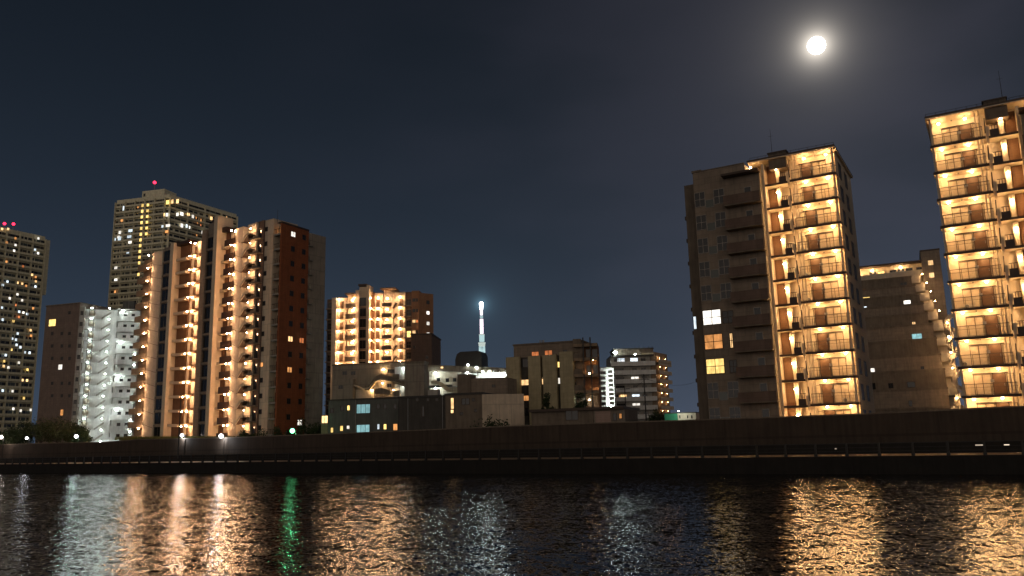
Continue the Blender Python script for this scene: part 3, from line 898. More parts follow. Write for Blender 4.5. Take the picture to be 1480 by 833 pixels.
# round pale water meters' covers seen on every storey
b = bC(); b.ball((w*.335, 1.2, 1.25), .75, M['ivory'], 10, 6, 1.1); repeat(b.build('curved_screen', bc), zcs)
for k, z in enumerate(zcs):
    for fx in (.33, .80):
        p = XB @ Vector((w*fx, -.55, z+dC-.35))
        lamp(bc, p.x, p.y, p.z, 'cool', 42, .15)
    o = window(bc, -.35, .35, z+.6, z+1.7, 0, 'glass', 'frame_dk', 0, .05); o.location = XB @ Vector((w*.07, -.1, z+1.1)); o.rotation_euler = (0, 0, R(40))
# balcony wing at its right
pC = XB @ Vector((w, 0, 0)); pw_ = FC.o + FC.X*pC.x + FC.Y*pC.y
F3 = Fr(pw_[:], 12.0)
X3 = Matrix.Translation((pC.x, pC.y, 0)) @ Matrix.Rotation(R(30), 4, 'Z')
def b3(): b = MB(); b.X = X3; return b
w3_ = F3.loc(195, 540)[0]
zt3 = F3.loc(180, 448)[1]
b = b3(); b.box(.02, w3_, 1.3, 9, 2, zt3, M['white']); b.box(.02, w3_+.2, -.2, 9, zt3+.002, zt3+.25, M['greyl']); b.build('balcony_wing', bc)
zc3 = [zt3-dC*(k+1) for k in range(13)]
b = b3(); b.box(.02, w3_, 0, 1.3, -.16, 0, M['white']); b.box(.02, w3_, -.1, -.002, -.18, 1.1, M['white']); b.box(w3_-.1, w3_, 0, 1.3, 0, 1.1, M['white']); repeat(b.build('balcony', bc), zc3)
for k, z in enumerate(zc3):
    for fx in (.35, .7):
        o = window(bc, -.45, .45, z+.1, z+2.0, 0, 'glass', 'frame', 0, .06); o.location = X3 @ Vector((w3_*fx, 1.3, z+1.05)); o.rotation_euler = (0, 0, R(30))
    p = X3 @ Vector((w3_*.30 if k % 3 == 0 else w3_*.97, -.7, z+dC-.4))
    lamp(bc, p.x, p.y, p.z, 'cool', 110 if k % 3 == 0 else 34, .26 if k % 3 == 0 else .17)
b = b3(); b.box(.3, 3, 4, 8, zt3+.25, zt3+3, M['slate']); b.tube((2, 3, zt3), (2, 3, zt3+3.2), .06, .04, M['grey_metal'], 5); b.build('roof_tank', bc)

# --- far high-rises
def highrise(t, fr, x0, x1, zt, mat, fl, dz, zmin, cols, litw, depth=22, ang=None, X=None, band=True):
    """one face of a high-rise: body, balcony band on every storey, dark windows as one mass, lit windows as parts"""
    def bb():
        b = MB(); b.X = X; return b
    b = bb(); b.box(x0, x1, 0, depth, 2, zt, M[mat]); b.build('wall', t)
    zs = [zt-1.4-dz*(k+1) for k in range(fl) if zt-1.4-dz*(k+1) > zmin]
    b = bb(); b.box(x0+.6, x1-.6, -1.1, -.002, -.15, .85, M[mat])
    if band: repeat(b.build('balcony_band', t), zs)
    b = bb(); w = (x1-x0)/cols
    rb = random.Random(cols*31)
    for k, z in enumerate(zs):
        for j in range(cols):
            xx = x0+w*(j+.5)
            a = rb.choice((.30, .46, .46, .49))
            b.box(xx-w*a, xx+w*a, -.05, -.003, z+.9, z+2.25, M[rb.choice(('glass', 'glass', 'glass_gr', 'dark'))])
    tag(b.build('dark_window_run', t), kind='stuff')
    b = bb()
    for j in range(0, cols+1, 3): b.box(x0+w*j-.15, x0+w*j+.15, -1.2, -.0035, zmin, zt-1.4, M[mat])
    b.build('mullion_fin', t)
    for (px, py, pw, ph, mt) in litw:
        xx, zz = fr.loc(px, py, -.1)
        ww = pw*.95/F_PX*fr.dist; hh = ph*.85/F_PX*fr.dist
        o = window(t, -ww/2, ww/2, -hh/2, hh/2, 0, mt, 'frame_dk', 0, .04)
        p = Vector((xx, -.12 if not band else -1.15, zz))
        if X: p = X @ p
        o.location = p
        if ang: o.rotation_euler = (0, 0, R(ang))
FA = Fr(at_y(60, 342, 350.0)[:2], 62.0); FA.dist = 350
ba = thing('high_rise', 'olive grey high-rise with scattered lit windows, cut off by the left edge', 'building', (FA.o.x, FA.o.y, 0), 62)
zA = FA.loc(60, 341)[1]
xA0 = FA.loc(-60, 400)[0]; xA1 = FA.loc(60.5, 400)[0]
# positions read in a 5.2x enlargement of the tower's top and a 4.39x one of its foot
la = [(u/5.2, 300+v/5.2, 3.5, 4.2, c) for u, v, c in ((50, 165, 'w_warm'), (5, 165, 'w_warm'), (40, 265, 'w_amber'), (105, 235, 'w_amber'), (105, 285, 'w_white'), (95, 328, 'w_white'), (278, 235, 'w_white'), (252, 320, 'w_cool'), (275, 347, 'w_white'), (37, 410, 'w_amber'), (162, 445, 'w_orange'), (230, 508, 'w_warm'), (257, 525, 'w_amber'), (120, 568, 'w_warm'), (155, 575, 'w_warm'), (185, 592, 'w_amber'), (258, 558, 'w_warm'), (255, 597, 'w_cool'), (10, 585, 'w_cool'), (45, 560, 'w_cool'), (120, 655, 'w_white'), (155, 700, 'w_white'), (105, 735, 'w_orange'), (238, 760, 'w_amber'), (3, 755, 'w_cool'), (133, 785, 'w_cool'), (165, 792, 'w_white'), (192, 803, 'w_cool'), (62, 685, 'w_white'))]
la += [(u/4.39, 450+v/4.39, 3.5, 4.4, c) for u, v, c in ((110, 38, 'w_orange'), (75, 65, 'w_yel'), (185, 122, 'w_warm'), (188, 157, 'w_amber'), (103, 143, 'w_cool'), (68, 175, 'w_cool'), (92, 182, 'w_cool'), (96, 215, 'w_cool'), (120, 230, 'w_cool'), (63, 245, 'w_yel'), (148, 262, 'w_cool'), (178, 265, 'w_cool'), (17, 318, 'w_yel'), (110, 328, 'w_white'), (14, 350, 'w_warm'), (45, 358, 'w_white'), (165, 372, 'w_yel'), (133, 438, 'w_warm'), (162, 440, 'w_warm'), (70, 508, 'w_white'), (8, 505, 'w_cool'), (142, 553, 'w_yel'), (75, 620, 'w_white'), (122, 632, 'w_white'), (185, 627, 'w_white'), (27, 280, 'w_cool'), (8, 55, 'w_cool'))]
highrise(ba, FA, xA0, xA1, zA, 'olive', 36, 2.9, 6, 18, la, depth=26)
b = MB(); b.box(xA1, xA1+3.2, 1.2, 25, zA-26, zA-1, M['olive']); b.build('corner_bay', ba)
for px, py in ((6.5, 323.5), (19.5, 324)):
    x, z = FA.loc(px, py, 2)
    b = MB(); b.tube((x, 2, zA-.2), (x, 2, z-.5), .12, .12, M['grey_metal'], 6); bo = b.build('beacon', ba)
    b = MB(); b.ball((x, 2, z), .62, M['b_red'], 8, 6); b.build('beacon_glass', bo)

FB = Fr(at_y(245, 285, 380.0)[:2], -15.0); FB.dist = 380
bb_ = thing('high_rise', 'tall olive high-rise with a red roof beacon behind the orange gallery block', 'building', (FB.o.x, FB.o.y, 0), -15)
zB = FB.loc(245, 281)[1]
xB0 = FB.loc(168.5, 300)[0]
lb = [(150+u/8.327, 255+v/8.327, pw, ph, c) for u, v, pw, ph, c in ((258, 392, 3.6, 8.5, 'w_cool'), (237, 540, 5, 4.5, 'w_amber'), (213, 682, 5, 6, 'w_white'), (340, 660, 8, 5, 'w_cool'), (325, 733, 8, 5, 'w_cool'), (335, 800, 7, 5, 'w_white'), (208, 755, 6, 7, 'w_cool'), (157, 765, 3, 5, 'w_cool'), (785, 320, 6, 8, 'w_yel'), (842, 312, 4.4, 7.6, 'w_warm'), (905, 308, 5, 8, 'w_warm'), (778, 470, 5, 6.4, 'w_white'), (742, 470, 3, 6, 'w_warm'), (790, 600, 8, 5, 'w_white'), (725, 610, 3.5, 5, 'w_cool'), (775, 672, 6, 4.5, 'w_amber'), (905, 465, 5, 6.4, 'w_white'), (430, 380, 2.6, 3.4, 'w_amber'))]
for k in range(13):
    z = 358+k*69
    xk = -k*4
    lb.append((150+(485+xk)/8.327, 255+z/8.327, 4.6, 5.6, 'w_yel')); 
    if k < 6: lb.append((150+(550+xk)/8.327, 255+(z-5)/8.327, 4.8, 5.2, 'w_yel'))
lb += [(150+u/2.03, 250+v/2.03, pw, ph, c) for u, v, pw, ph, c in ((40, 280, 6, 5, 'w_white'), (40, 315, 6, 4.5, 'w_white'), (38, 350, 4, 5, 'w_amber'), (75, 236, 5, 3, 'w_cool'), (48, 190, 5, 5, 'w_white'))]
highrise(bb_, FB, xB0, -.02, zB, 'olive', 26, 2.93, 45, 16, lb, depth=20)
# right face turning away
XR = Matrix.Rotation(R(77), 4, 'Z')
FB2 = Fr(FB.o[:], 62.0); FB2.dist = 400
xB2 = FB2.loc(341, 330)[0]
lb2 = [(240+u/8.327, 260+v/8.327, pw, ph, c) for u, v, pw, ph, c in ((250, 420, 5, 5, 'w_warm'), (305, 447, 4.5, 6, 'w_white'), (345, 462, 2, 4, 'w_amber'), (402, 490, 2.4, 5, 'w_amber'), (527, 468, 5, 6.5, 'w_warm'), (752, 490, 2.6, 6, 'w_amber'), (712, 455, 2, 3.4, 'w_warm'), (230, 560, 3.4, 6, 'w_cool'), (265, 578, 2.4, 5, 'w_white'), (425, 640, 5, 6, 'w_white'), (350, 672, 2.5, 3.5, 'w_amber'), (400, 550, 2, 3.4, 'w_orange'), (360, 525, 2, 3.4, 'w_amber'), (172, 415, 6, 6, 'w_white'), (172, 555, 5, 7, 'w_white'))]
highrise(bb_, FB2, 0.0, xB2, zB, 'olive', 26, 2.93, 45, 12, lb2, depth=18, ang=77, X=XR)
for o in list(bb_.children):
    if o.name.startswith('wall') and o.location.length == 0: pass
x0, z0 = FB.loc(205, 288, 5); x1, z1 = FB.loc(238, 273, 5)
b = MB(); b.box(x0, x1, 5, 14, zB, z1, M['olive']); b.box(x0+.8, x0+2, 4.95, 4.998, zB+2.2, zB+3.8, M['glass']); b.build('plant_room', bb_)
x, z = FB.loc(223.5, 264, 6)
b = MB(); b.tube((x, 6, z1), (x, 6, z), .25, .15, M['grey_metal'], 6); bo = b.build('beacon', bb_)
b = MB(); b.ball((x, 6, z), .8, M['b_red'], 8, 6); b.build('beacon_glass', bo)

# --- dark block in front of the orange block
FK = Fr(at_y(610, 483, 190.0)[:2], -5)
bk = thing('office_block', 'windowless dark brown block right of the orange lit middle block', 'building', (FK.o.x, FK.o.y, 0), -5)
block(FK, bk, 594, 624, 484, 'maroon', 0, 12, ry=510, cap='brown_dk')
pwin(FK, bk, 597, 500, 600, 504); pwin(FK, bk, 615, 515, 619, 519)

# --- low apartment house with curved outside stair
FF = Fr(at_y(540, 560, 150.0)[:2], -12)
bf = thing('low_apartment_house', 'tan low house with a curved outside stair and glowing porch lamps', 'building', (FF.o.x, FF.o.y, 0), -12)
block(FF, bf, 480, 586, 527, 'greyb', 1.2, 4, ry=560, cap='umber2')
block(FF, bf, 480, 510, 548, 'greyb', .0, 3, ry=560, name='front_wall')
def curve_band(pts, th):
    return pts+[(x, z-th) for x, z in reversed(pts)]
P = lambda u, v: FF.loc(465+u/6.94, 515+v/6.94, 0)
pts = [P(430, 295), P(480, 285), P(530, 210), P(600, 172), P(700, 205), P(800, 250), P(830, 255)]
b = MB(); b.front(curve_band(pts, .9), 0, .15, M['umber2']); b.build('stair_balustrade', bf)
pts = [P(320, 285), P(400, 320), P(470, 315), P(520, 250), P(590, 228), P(690, 240), P(830, 285)]
b = MB(); b.front(curve_band(pts, .22), .0, 1.2, M['cream']); b.build('stair_flight', bf)
pts = [P(540, 330), P(600, 320), P(690, 345), P(690, 380), P(540, 380)]
b = MB(); b.front(pts, -.3, -.1, M['umber2']); b.build('landing_parapet', bf)
for u, v, wt, rr in ((603, 130, 60, .2), (595, 268, 40, .14), (487, 340, 46, .14), (705, 340, 18, .1)):
    x, z = P(u, v); lamp(bf, x, .75, z, 'warm', wt, rr, 'wall_lamp')
xa, za = P(320, 345)
b = MB(); b.box(xa, P(500, 380)[0], 1.0, 1.19, 2, P(400, 330)[1], M['ivory']); b.build('porch_wall', bf)
for u, v in ((205, 165), (290, 165), (190, 310), (660, 145), (695, 145), (655, 290)):
    x, z = P(u, v); yy = 0.0 if (u, v) == (190, 310) else 1.2
    window(bf, x-.45, x+.45, z-.35, z+.35, yy, 'glass', 'frame_dk', 1, .05)
# the lit stairwell at its right end
for k, v in enumerate((105, 275)):
    xa, zt_ = P(715, v); xb2, zb_ = P(835, v+125)
    b = MB(); b.box(xa, xb2, .9, 1.0, zb_, zt_, M['white']); b.box(xa-.1, xb2, .0, 1.0, zb_-.25, zb_, M['greyl']); b.box(xa+1.2, xa+1.4, .0, .12, zb_, zt_, M['white']); b.box(xa+.0, xa+1.2, .0, .1, zb_, zb_+1.0, M['umber2']); b.build('stairwell', bf)
    lamp(bf, xb2-.4, .4, zt_-.35, 'cool', 40, .11)
x0, x1, zz = block(FF, bf, 584.5, 613, 525, 'greyb', -.8, 2.2, ry=560, name='stair_tower', cap='umber2')

# --- dark two storey building with pale blue windows
FH = Fr(at_y(530, 600, 125.0)[:2], -14)
bh = thing('workshop_building', 'dark slate two-storey building with pale blue lit windows above the flood wall', 'building', (FH.o.x, FH.o.y, 0), -14)
block(FH, bh, 474.5, 576, 576, 'slate', 0, 10, ry=600)
x0, z0 = FH.loc(474, 577); x1, z1 = FH.loc(576, 576)
b = MB(); b.box(x0-.1, x1, -.12, 10.2, z1+.002, z1+.22, M['dark']); b.build('roof', bh)
H = lambda u, v: (465+u/6.94, 515+v/6.94)
for u0, v0, u1, v1, mt in ((350, 483, 487, 572, 'w_cyan'), (350, 688, 482, 770, 'w_cyan'), (256, 492, 285, 545, 'w_yel'), (183, 697, 216, 752, 'w_yel'), (250, 695, 282, 732, 'w_white'), (90, 715, 118, 768, 'w_yel'), (556, 680, 582, 735, 'w_cool'), (620, 680, 652, 735, 'w_yel'), (716, 678, 762, 745, 'w_amber'), (85, 525, 118, 570, 'glass'), (188, 500, 222, 550, 'glass'), (548, 480, 585, 528, 'glass'), (618, 480, 655, 528, 'glass'), (718, 480, 755, 528, 'glass')):
    pwin(FH, bh, *H(u0, v0), *H(u1, v1), mt, mull=2 if u1-u0 > 100 else 0, tt=.05)
b = MB(); xx = FH.loc(*H(342, 600))[0]; b.tube((xx, -.1, 2), (xx, -.1, z1), .05, .05, M['frame'], 6); b.build('drain_pipe', bh)

# small lit porch between the red tower and the slate building
FP = Fr(at_y(470, 605, 135.0)[:2], -14)
bp_ = thing('porch', 'small glowing amber porch squeezed between red tower and slate building', 'porch', (FP.o.x, FP.o.y, 0), -14)
block(FP, bp_, 464.5, 474, 600, 'tan', .1, 4, ry=605)
pwin(FP, bp_, 465, 601, 474, 612, 'w_warm', v=.1, mull=1)

# --- white lit gallery house
FGh = Fr(at_y(640, 550, 160.0)[:2], -16)
bg_ = thing('gallery_house', 'pale house with glaring white gallery lamps and a dark barrel roof', 'building', (FGh.o.x, FGh.o.y, 0), -16)
G = lambda u, v: (600+u/6.407, 490+v/6.407)
gx0 = FGh.loc(616, 560)[0]; gx1 = FGh.loc(*G(392, 400))[0]; gx2 = FGh.loc(733, 545)[0]
gz = FGh.loc(*G(300, 285))[1]
b = MB(); b.box(gx0, gx1, 1.6, 9, 2, gz, M['ivory']); b.build('wall', bg_)
b = MB(); b.box(gx1, gx2, 1.6, 9, 2, gz-.8, M['white']); b.build('rear_wall', bg_)
b = MB()
za = FGh.loc(*G(160, 228))[1]
b.front([(gx0-1, gz+.002), (gx2, gz-1.0), (gx2, gz-.2), (gx0-1, za)], 1.0, 9.5, M['umber2']); b.build('roof', bg_)
zf1 = FGh.loc(*G(180, 440))[1]
b = MB(); b.box(gx0, gx1, 0, 1.6, zf1-.2, zf1, M['white']); b.box(gx0, gx0+5.5, -.08, -.002, zf1-.25, zf1+.2, M['slate']); b.build('gallery_floor', bg_)
q = lambda u, v: FGh.loc(*G(u, v))
b = MB(); b.front([q(150, 385), q(240, 395), q(320, 455), q(390, 455), q(390, 495), q(310, 500), q(220, 425), q(150, 425)], -.2, -.1, M['olive']); b.build('stair_balustrade', bg_)
for u, v in ((180, 315), (185, 455)):
    x, z = q(u, v); lamp(bg_, x, .3, z, 'cool', 110, .26)
for u, v in ((190, 375), (272, 378), (340, 375), (190, 500)):
    x, z = q(u, v); window(bg_, x-.4, x+.4, z-.4, z+.4, 1.6, 'glass', 'frame', 0, .05)
for i, (u, v) in enumerate(((475, 238), (470, 312), (555, 262), (612, 300), (675, 297), (730, 325), (775, 330), (820, 335))):
    x, z = q(u, v); lamp(bg_, x, .9, z, 'cool', 46, .2)
b = MB(); b.box(gx1, gx2, .6, 1.6, q(600, 335)[1]-.9, q(600, 335)[1]-.75, M['greyl'])
for i in range(9):
    xx = gx1+(gx2-gx1)*i/8.5; b.box(xx, xx+.12, .62, .75, q(600, 335)[1]-.75, q(600, 300)[1], M['white'])
b.build('upper_gallery', bg_)
b = MB(); x0, z0 = FGh.loc(658, 525, 5); x1, z1 = FGh.loc(696, 507, 5); hh = z1-z0
b.front([(x0, z0-1.5), (x1, z0-1.5), (x1, z0+hh*.55), (x1-.35, z0+hh*.95), (x1-.9, z1), (x0+1.1, z1), (x0+.35, z0+hh*.8), (x0, z0+hh*.3)], 5, 9, M['black']); b.build('barrel_roof', bg_)
lb_ = q(232, 262); window(bg_, lb_[0]-.3, lb_[0]+.3, lb_[1]-.2, lb_[1]+.2, 1.0, 'w_warm', 'frame_dk', 0, .04)

# brown block below it
FI2 = Fr(at_y(700, 560, 145.0)[:2], -16)
bi2 = thing('low_flat_block', 'dull brown windowless block below the row of glaring white lamps', 'building', (FI2.o.x, FI2.o.y, 0), -16)
block(FI2, bi2, 662, 733.5, 547, 'umber', 0, 6, ry=560)
block(FI2, bi2, 661, 680, 541, 'umber2', -.3, 3, ry=560, name='stair_head')
pwin(FI2, bi2, 711, 556, 716, 560)
# dark foreground blocks
FI = Fr(at_y(650, 600, 118.0)[:2], -16)
bi = thing('low_house', 'long dark house above the flood wall with one tall glowing stair window', 'building', (FI.o.x, FI.o.y, 0), -16)
block(FI, bi, 576.5, 644, 575, 'dark', .3, 9, ry=600, cap='black')
block(FI, bi, 644, 697, 571, 'umber2', 0, 9, ry=600, name='stair_bay', cap='black')
pwin(FI, bi, *G(328, 545), *G(362, 650), 'w_warm', mull=0); pwin(FI, bi, *G(328, 654), *G(360, 690), 'w_warm', mull=0)
pwin(FI, bi, *G(62, 622), *G(88, 720), 'glass', v=.3, mull=0)
pwin(FI, bi, *G(430, 550), *G(505, 610), 'glass', mull=1)
for u, v in ((20, 560), (120, 560), (200, 560), (430, 690), (540, 560), (560, 660)):
    px, py = G(u, v); pwin(FI, bi, px-2.2, py-2, px+2.2, py+3, 'glass', v=.3 if px < 644 else 0, mull=1)
b = MB(); xx = FI.loc(590, 600, .3)[0]; zt9 = FI.loc(610, 575, .3)[1]
b.tube((xx, .2, 2), (xx, .2, zt9), .06, .06, M['grey_metal'], 6); b.tube((FI.loc(640, 600, .3)[0], .2, 2), (FI.loc(640, 600, .3)[0], .2, zt9), .06, .06, M['grey_metal'], 6); b.build('drain_pipe', bi)
b = MB(); b.box(xx+2, xx+3.6, 3, 4.2, zt9+.3, zt9+1.3, M['greyl']); b.tube((xx+6, 3, zt9), (xx+6, 3, zt9+2.2), .03, .02, M['grey_metal'], 5)
for k in range(4): b.box(xx+5.5+.06*k, xx+6.5-.06*k, 2.98, 3.02, zt9+1.3+.2*k, zt9+1.33+.2*k, M['grey_metal'])
b.build('roof_aerial', bi)
x1 = FI.loc(697, 600)[0]
b = MB(); b.X = Matrix.Translation((x1, 0, 0)) @ Matrix.Rotation(R(30), 4, 'Z')
b.box(0, 6.2, .02, 5, 2, FI.loc(697, 570)[1], M['beige']); b.build('end_wall', bi)

# --- striped office block in the centre
FJ = Fr(at_y(800, 550, 152.0)[:2], -20)
bj = thing('office_building', 'khaki office building with tall dark window slots and amber lights, centre', 'building', (FJ.o.x, FJ.o.y, 0), -20)
J = lambda u, v: (720+u/5.103, 480+v/5.103)
xj0, xj1, zj = block(FJ, bj, *[J(120, 0)[0], J(630, 0)[0]], 497, 'umber', 1.2, 12, ry=550, name='rear_wall', cap='umber2')
zjt = FJ.loc(*J(300, 175))[1]
segs = [(65, 165), (228, 318), (335, 437), (460, 560)]
for u0, u1 in segs:
    a = FJ.loc(*J(u0, 350))[0]; c = FJ.loc(*J(u1, 350))[0]
    b = MB(); b.box(a, c, -.4, 1.2, 2, zjt+(.4 if u0 > 400 else 0), M['khaki']); b.build('wall_pier', bj)
b = MB(); b.box(FJ.loc(*J(65, 350))[0], FJ.loc(*J(560, 350))[0], .6, 1.19, 2, zjt-.1, M['dark']); b.build('slot_wall', bj)
for u0, v0, u1, v1, mt, vv in ((247, 147, 301, 188, 'w_orange', 1.2), (343, 137, 400, 180, 'w_orange', 1.2), (478, 133, 512, 165, 'glass', 1.2), (168, 353, 227, 393, 'w_warm', .6), (176, 470, 228, 508, 'w_amber', .6), (319, 345, 336, 388, 'w_warm', .6), (437, 220, 455, 262, 'w_yel', .6), (438, 338, 459, 383, 'w_white', .6), (168, 200, 226, 260, 'glass', .6), (172, 560, 228, 620, 'glass', .6)):
    pwin(FJ, bj, *J(u0, v0), *J(u1, v1), mt, v=vv, mull=1 if u1-u0 > 40 else 0, tt=.05)
# balcony side at the right
a = FJ.loc(*J(560, 350))[0]
F4 = Fr((FJ.o+FJ.X*a)[:], -8)
XJ = Matrix.Translation((a, 0, 0)) @ Matrix.Rotation(R(12), 4, 'Z')
wj = F4.loc(*J(740, 350))[0]
b = MB(); b.X = XJ; b.box(.02, wj, 1.4, 10, 2, zj-.3, M['brown']); b.build('balcony_wall', bj)
zz0 = F4.loc(*J(600, 205))[1]; zz1 = F4.loc(*J(600, 325))[1]; dj = zz0-zz1
b = MB(); b.X = XJ; b.box(.02, wj, .0, 1.4, -.15, 0, M['tan']); b.box(.02, wj, -.1, -.002, -.2, .35, M['tan']); b.box(.02, wj*.35, -.08, -.01, .35, 1.3, M['umber2'])
repeat(b.build('balcony', bj), [zz0+dj-.4, zz0, zz1, zz1-dj])
for u in (637, 690):
    xx = F4.loc(*J(u, 350))[0]
    b = MB(); b.X = XJ; b.box(xx-.12, xx+.12, -.4, -.12, 2, zj+.6, M['black']); b.build('post', bj)
for u, v in ((700, 205), (672, 305), (713, 435)):
    x, z = F4.loc(*J(u, v)); p = XJ @ Vector((x, .5, z)); lamp(bj, p.x, p.y, p.z, 'warm', 34, .14)
x, z = F4.loc(*J(672, 500)); p = XJ @ Vector((x, .4, z)); lamp(bj, p.x, p.y, p.z, 'cool', 30, .14)
for z in (zz0+.1, zz1+.1):
    for fx in (.3, .62, .88):
        o = window(bj, -.5, .5, 0, 1.9, 0, 'glass', 'frame_dk', 0, .06); p = XJ @ Vector((wj*fx, 1.4, z+1)); o.location = p; o.rotation_euler = (0, 0, R(12))
b = MB()
for u in (310, 325, 337): 
    x = FJ.loc(*J(u, 90), 3)[0]; b.tube((x, 3, zj+.2), (x, 3, zj+1.0), .12, .12, M['greyl'], 6)
b.build('roof_vent', bj)

# --- low houses in front of it
FQ = Fr(at_y(840, 600, 108.0)[:2], -22)
bq = thing('low_house', 'low flat-roofed house with a pinkish garage shutter above the flood wall', 'building', (FQ.o.x, FQ.o.y, 0), -22)
block(FQ, bq, *[J(245, 0)[0], J(700, 0)[0]], 594, 'umber2', 0, 8, ry=605)
x0 = FQ.loc(*J(235, 620))[0]; x1 = FQ.loc(*J(935, 620))[0]; z1 = FQ.loc(*J(600, 560))[1]
b = MB(); b.box(x0, x1, -.5, 8.4, z1-.35, z1, M['brown_dk']); b.build('roof', bq)
b = MB(); b.box(FQ.loc(*J(702, 620))[0], x1, .1, 7, 2, z1-.36, M['greyb']); b.build('side_wall', bq)
xs, zs_ = FQ.loc(*J(715, 585)); xe, ze = FQ.loc(*J(832, 668))
b = MB(); b.box(xs, xe, -.02, .098, 2.5, zs_, wall_mat('pale_shutter', (.42, .30, .25), .12, joint=(9, .25, .7))); b.build('shutter', bq)
pwin(FQ, bq, *J(495, 575), *J(592, 650), 'glass', mull=1); pwin(FQ, bq, *J(890, 600), *J(915, 640), 'w_amber', v=.1, mull=0); pwin(FQ, bq, *J(845, 600), *J(875, 655), 'glass', v=.1, mull=0)

# --- white block with lamp stack, behind
FL = Fr(at_y(875, 560, 250.0)[:2], -10)
bl_ = thing('stair_tower_block', 'narrow white block with a glittering stack of stair lamps left of the pale apartments', 'building', (FL.o.x, FL.o.y, 0), -10)
xl0, xl1, zl_ = block(FL, bl_, 864, 888, 532.5, 'white', 1.0, 10, ry=570, cap='greyl')
for k in range(9):
    px, py = J(832-k*-.0, 285+k*33)
    x, z = FL.loc(px, py); lamp(bl_, x, .3, z, 'cool', 60, .26)
b = MB(); xa = FL.loc(*J(815, 400))[0]; xb2 = FL.loc(*J(850, 400))[0]
b.box(xa, xb2, 0, 1, -.15, .0, M['white']); b.box(xa, xb2, -.08, -.002, -.2, .8, M['greyl'])
repeat(b.build('landing', bl_), [FL.loc(*J(832, 300+k*33))[1] for k in range(8)])
for k in range(7):
    for u in (757, 780):
        x, z = FL.loc(*J(u, 300+k*38)); window(bl_, x-.5, x+.5, z-.5, z+.5, 1.0, 'glass', 'frame_dk', 1, .08)

# --- pale apartment block right of centre
FM = Fr(at_y(885, 540, 268.0)[:2], 0)
xm1 = FM.loc(*J(1165, 350))[0]
bm = thing('apartment_block', 'pale grey apartment block with a floodlight at its roof corner, right of centre', 'building', (FM.o.x, FM.o.y, 0), 0)
xm0 = FM.loc(*J(838, 350))[0]
zm = FM.loc(*J(1000, 178))[1]
b = MB(); b.box(xm0, xm1, .9, 14, 2, zm, M['greyl']); b.build('wall', bm)
zms = [FM.loc(*J(1000, 245))[1]-2.9*k for k in range(9)]
b = MB(); b.box(xm0, xm1, -.1, .9, -.15, .02, M['white']); b.box(xm0, xm1, -.2, -.102, -.2, 1.25, M['white']); repeat(b.build('balcony', bm), zms)
b = MB(); b.box(xm0, xm1+.3, .2, 13, zm+.002, zm+.4, M['black']); b.box(xm0+1.5, xm1, 2.5, 13, zm+.4, zm+2.6, M['umber2']); b.box(xm0+1.2, xm1+.2, 2.2, 13.2, zm+2.6, zm+2.9, M['dark']); b.build('roof', bm)
litm = {(0, 915): 'w_cool', (0, 1012): 'w_cool', (1, 1012): 'w_yel', (3, 1020): 'w_white', (5, 1035): 'w_cool', (5, 930): 'w_warm', (6, 1022): 'w_white', (1, 915): 'w_amber'}
for k, z in enumerate([zm-2.6]+zms[:-1]):
    for u in (880, 915, 1012, 1080, 1150):
        mt = 'glass'
        for (kk, uu), c in litm.items():
            if kk == k and abs(uu-u) < 30: mt = c
        x = FM.loc(*J(u, 350))[0]; w = 1.3 if mt != 'glass' else .8
        window(bm, x-w, x+w, z+.4, z+2.1, .9, mt, 'frame_dk', 1, .08)
a = R(0)
F5 = Fr((FM.o+FM.X*xm1)[:], 58)
XM = Matrix.Translation((xm1, 0, 0)) @ Matrix.Rotation(R(58), 4, 'Z')
wm = F5.loc(*J(1255, 350))[0]
b = MB(); b.X = XM; b.box(.02, wm, .02, 8, 2, zm+1.2, M['tan']); b.build('side_wall', bm)
b = MB(); b.X = XM; b.box(.02, wm+.3, -1.2, .0, -.15, .05, M['tan']); b.box(.02, wm+.3, -1.3, -1.2, -.2, 1.0, M['beige']); repeat(b.build('side_gallery', bm), [zm-2.2]+zms[:-1])
for k in range(7):
    for fx in (.25, .7):
        p = XM @ Vector((wm*fx, -.6, zms[0]+2.3-2.9*k)); lamp(bm, p.x, p.y, p.z, 'warm', 30, .06)
x, z = FM.loc(*J(862, 152)); lamp(bm, x, 0, z, 'cool', 90, .6, 'floodlight', 1.0)
x, z = FM.loc(*J(1012, 163)); lamp(bm, x, .4, z, 'cool', 10, .22, 'floodlight')
b = MB()
for u in (1010, 1040, 1075, 1110, 1135): 
    x = FM.loc(*J(u, 110), 4)[0]; b.tube((x, 4, zm+2.8), (x, 4, zm+3.6), .08, .08, M['black'], 5)
b.build('roof_vent', bm)

# --- low green and cream shed
FN = Fr(at_y(980, 603, 140.0)[:2], -24)
bn = thing('shed', 'low shed half green and half cream with three small dark openings', 'shed', (FN.o.x, FN.o.y, 0), -24)
block(FN, bn, 960.5, 979.5, 597, 'green', 0, 5, ry=603, name='green_wall')
xs0, xs1, zsn = block(FN, bn, 979.5, 1006, 597.3, 'cream', -.02, 5, ry=603, name='cream_wall')
b = MB(); b.box(FN.loc(960, 603)[0], xs1, -.3, 5.2, zsn+.004, zsn+.15, M['dark']); b.build('roof', bn)
for u in (1340, 1398, 1428): pwin(FN, bn, J(u, 0)[0]-1, J(0, 615)[1], J(u, 0)[0]+1, J(0, 638)[1], 'glass', v=-.02, mull=0, tt=.02)
x, z = FN.loc(984, 600, -.6); lamp(bn, x, -2.2, zsn+.3, 'cool', 330, .08, 'fill_lamp')  # unseen lamp added in front to light the shed walls

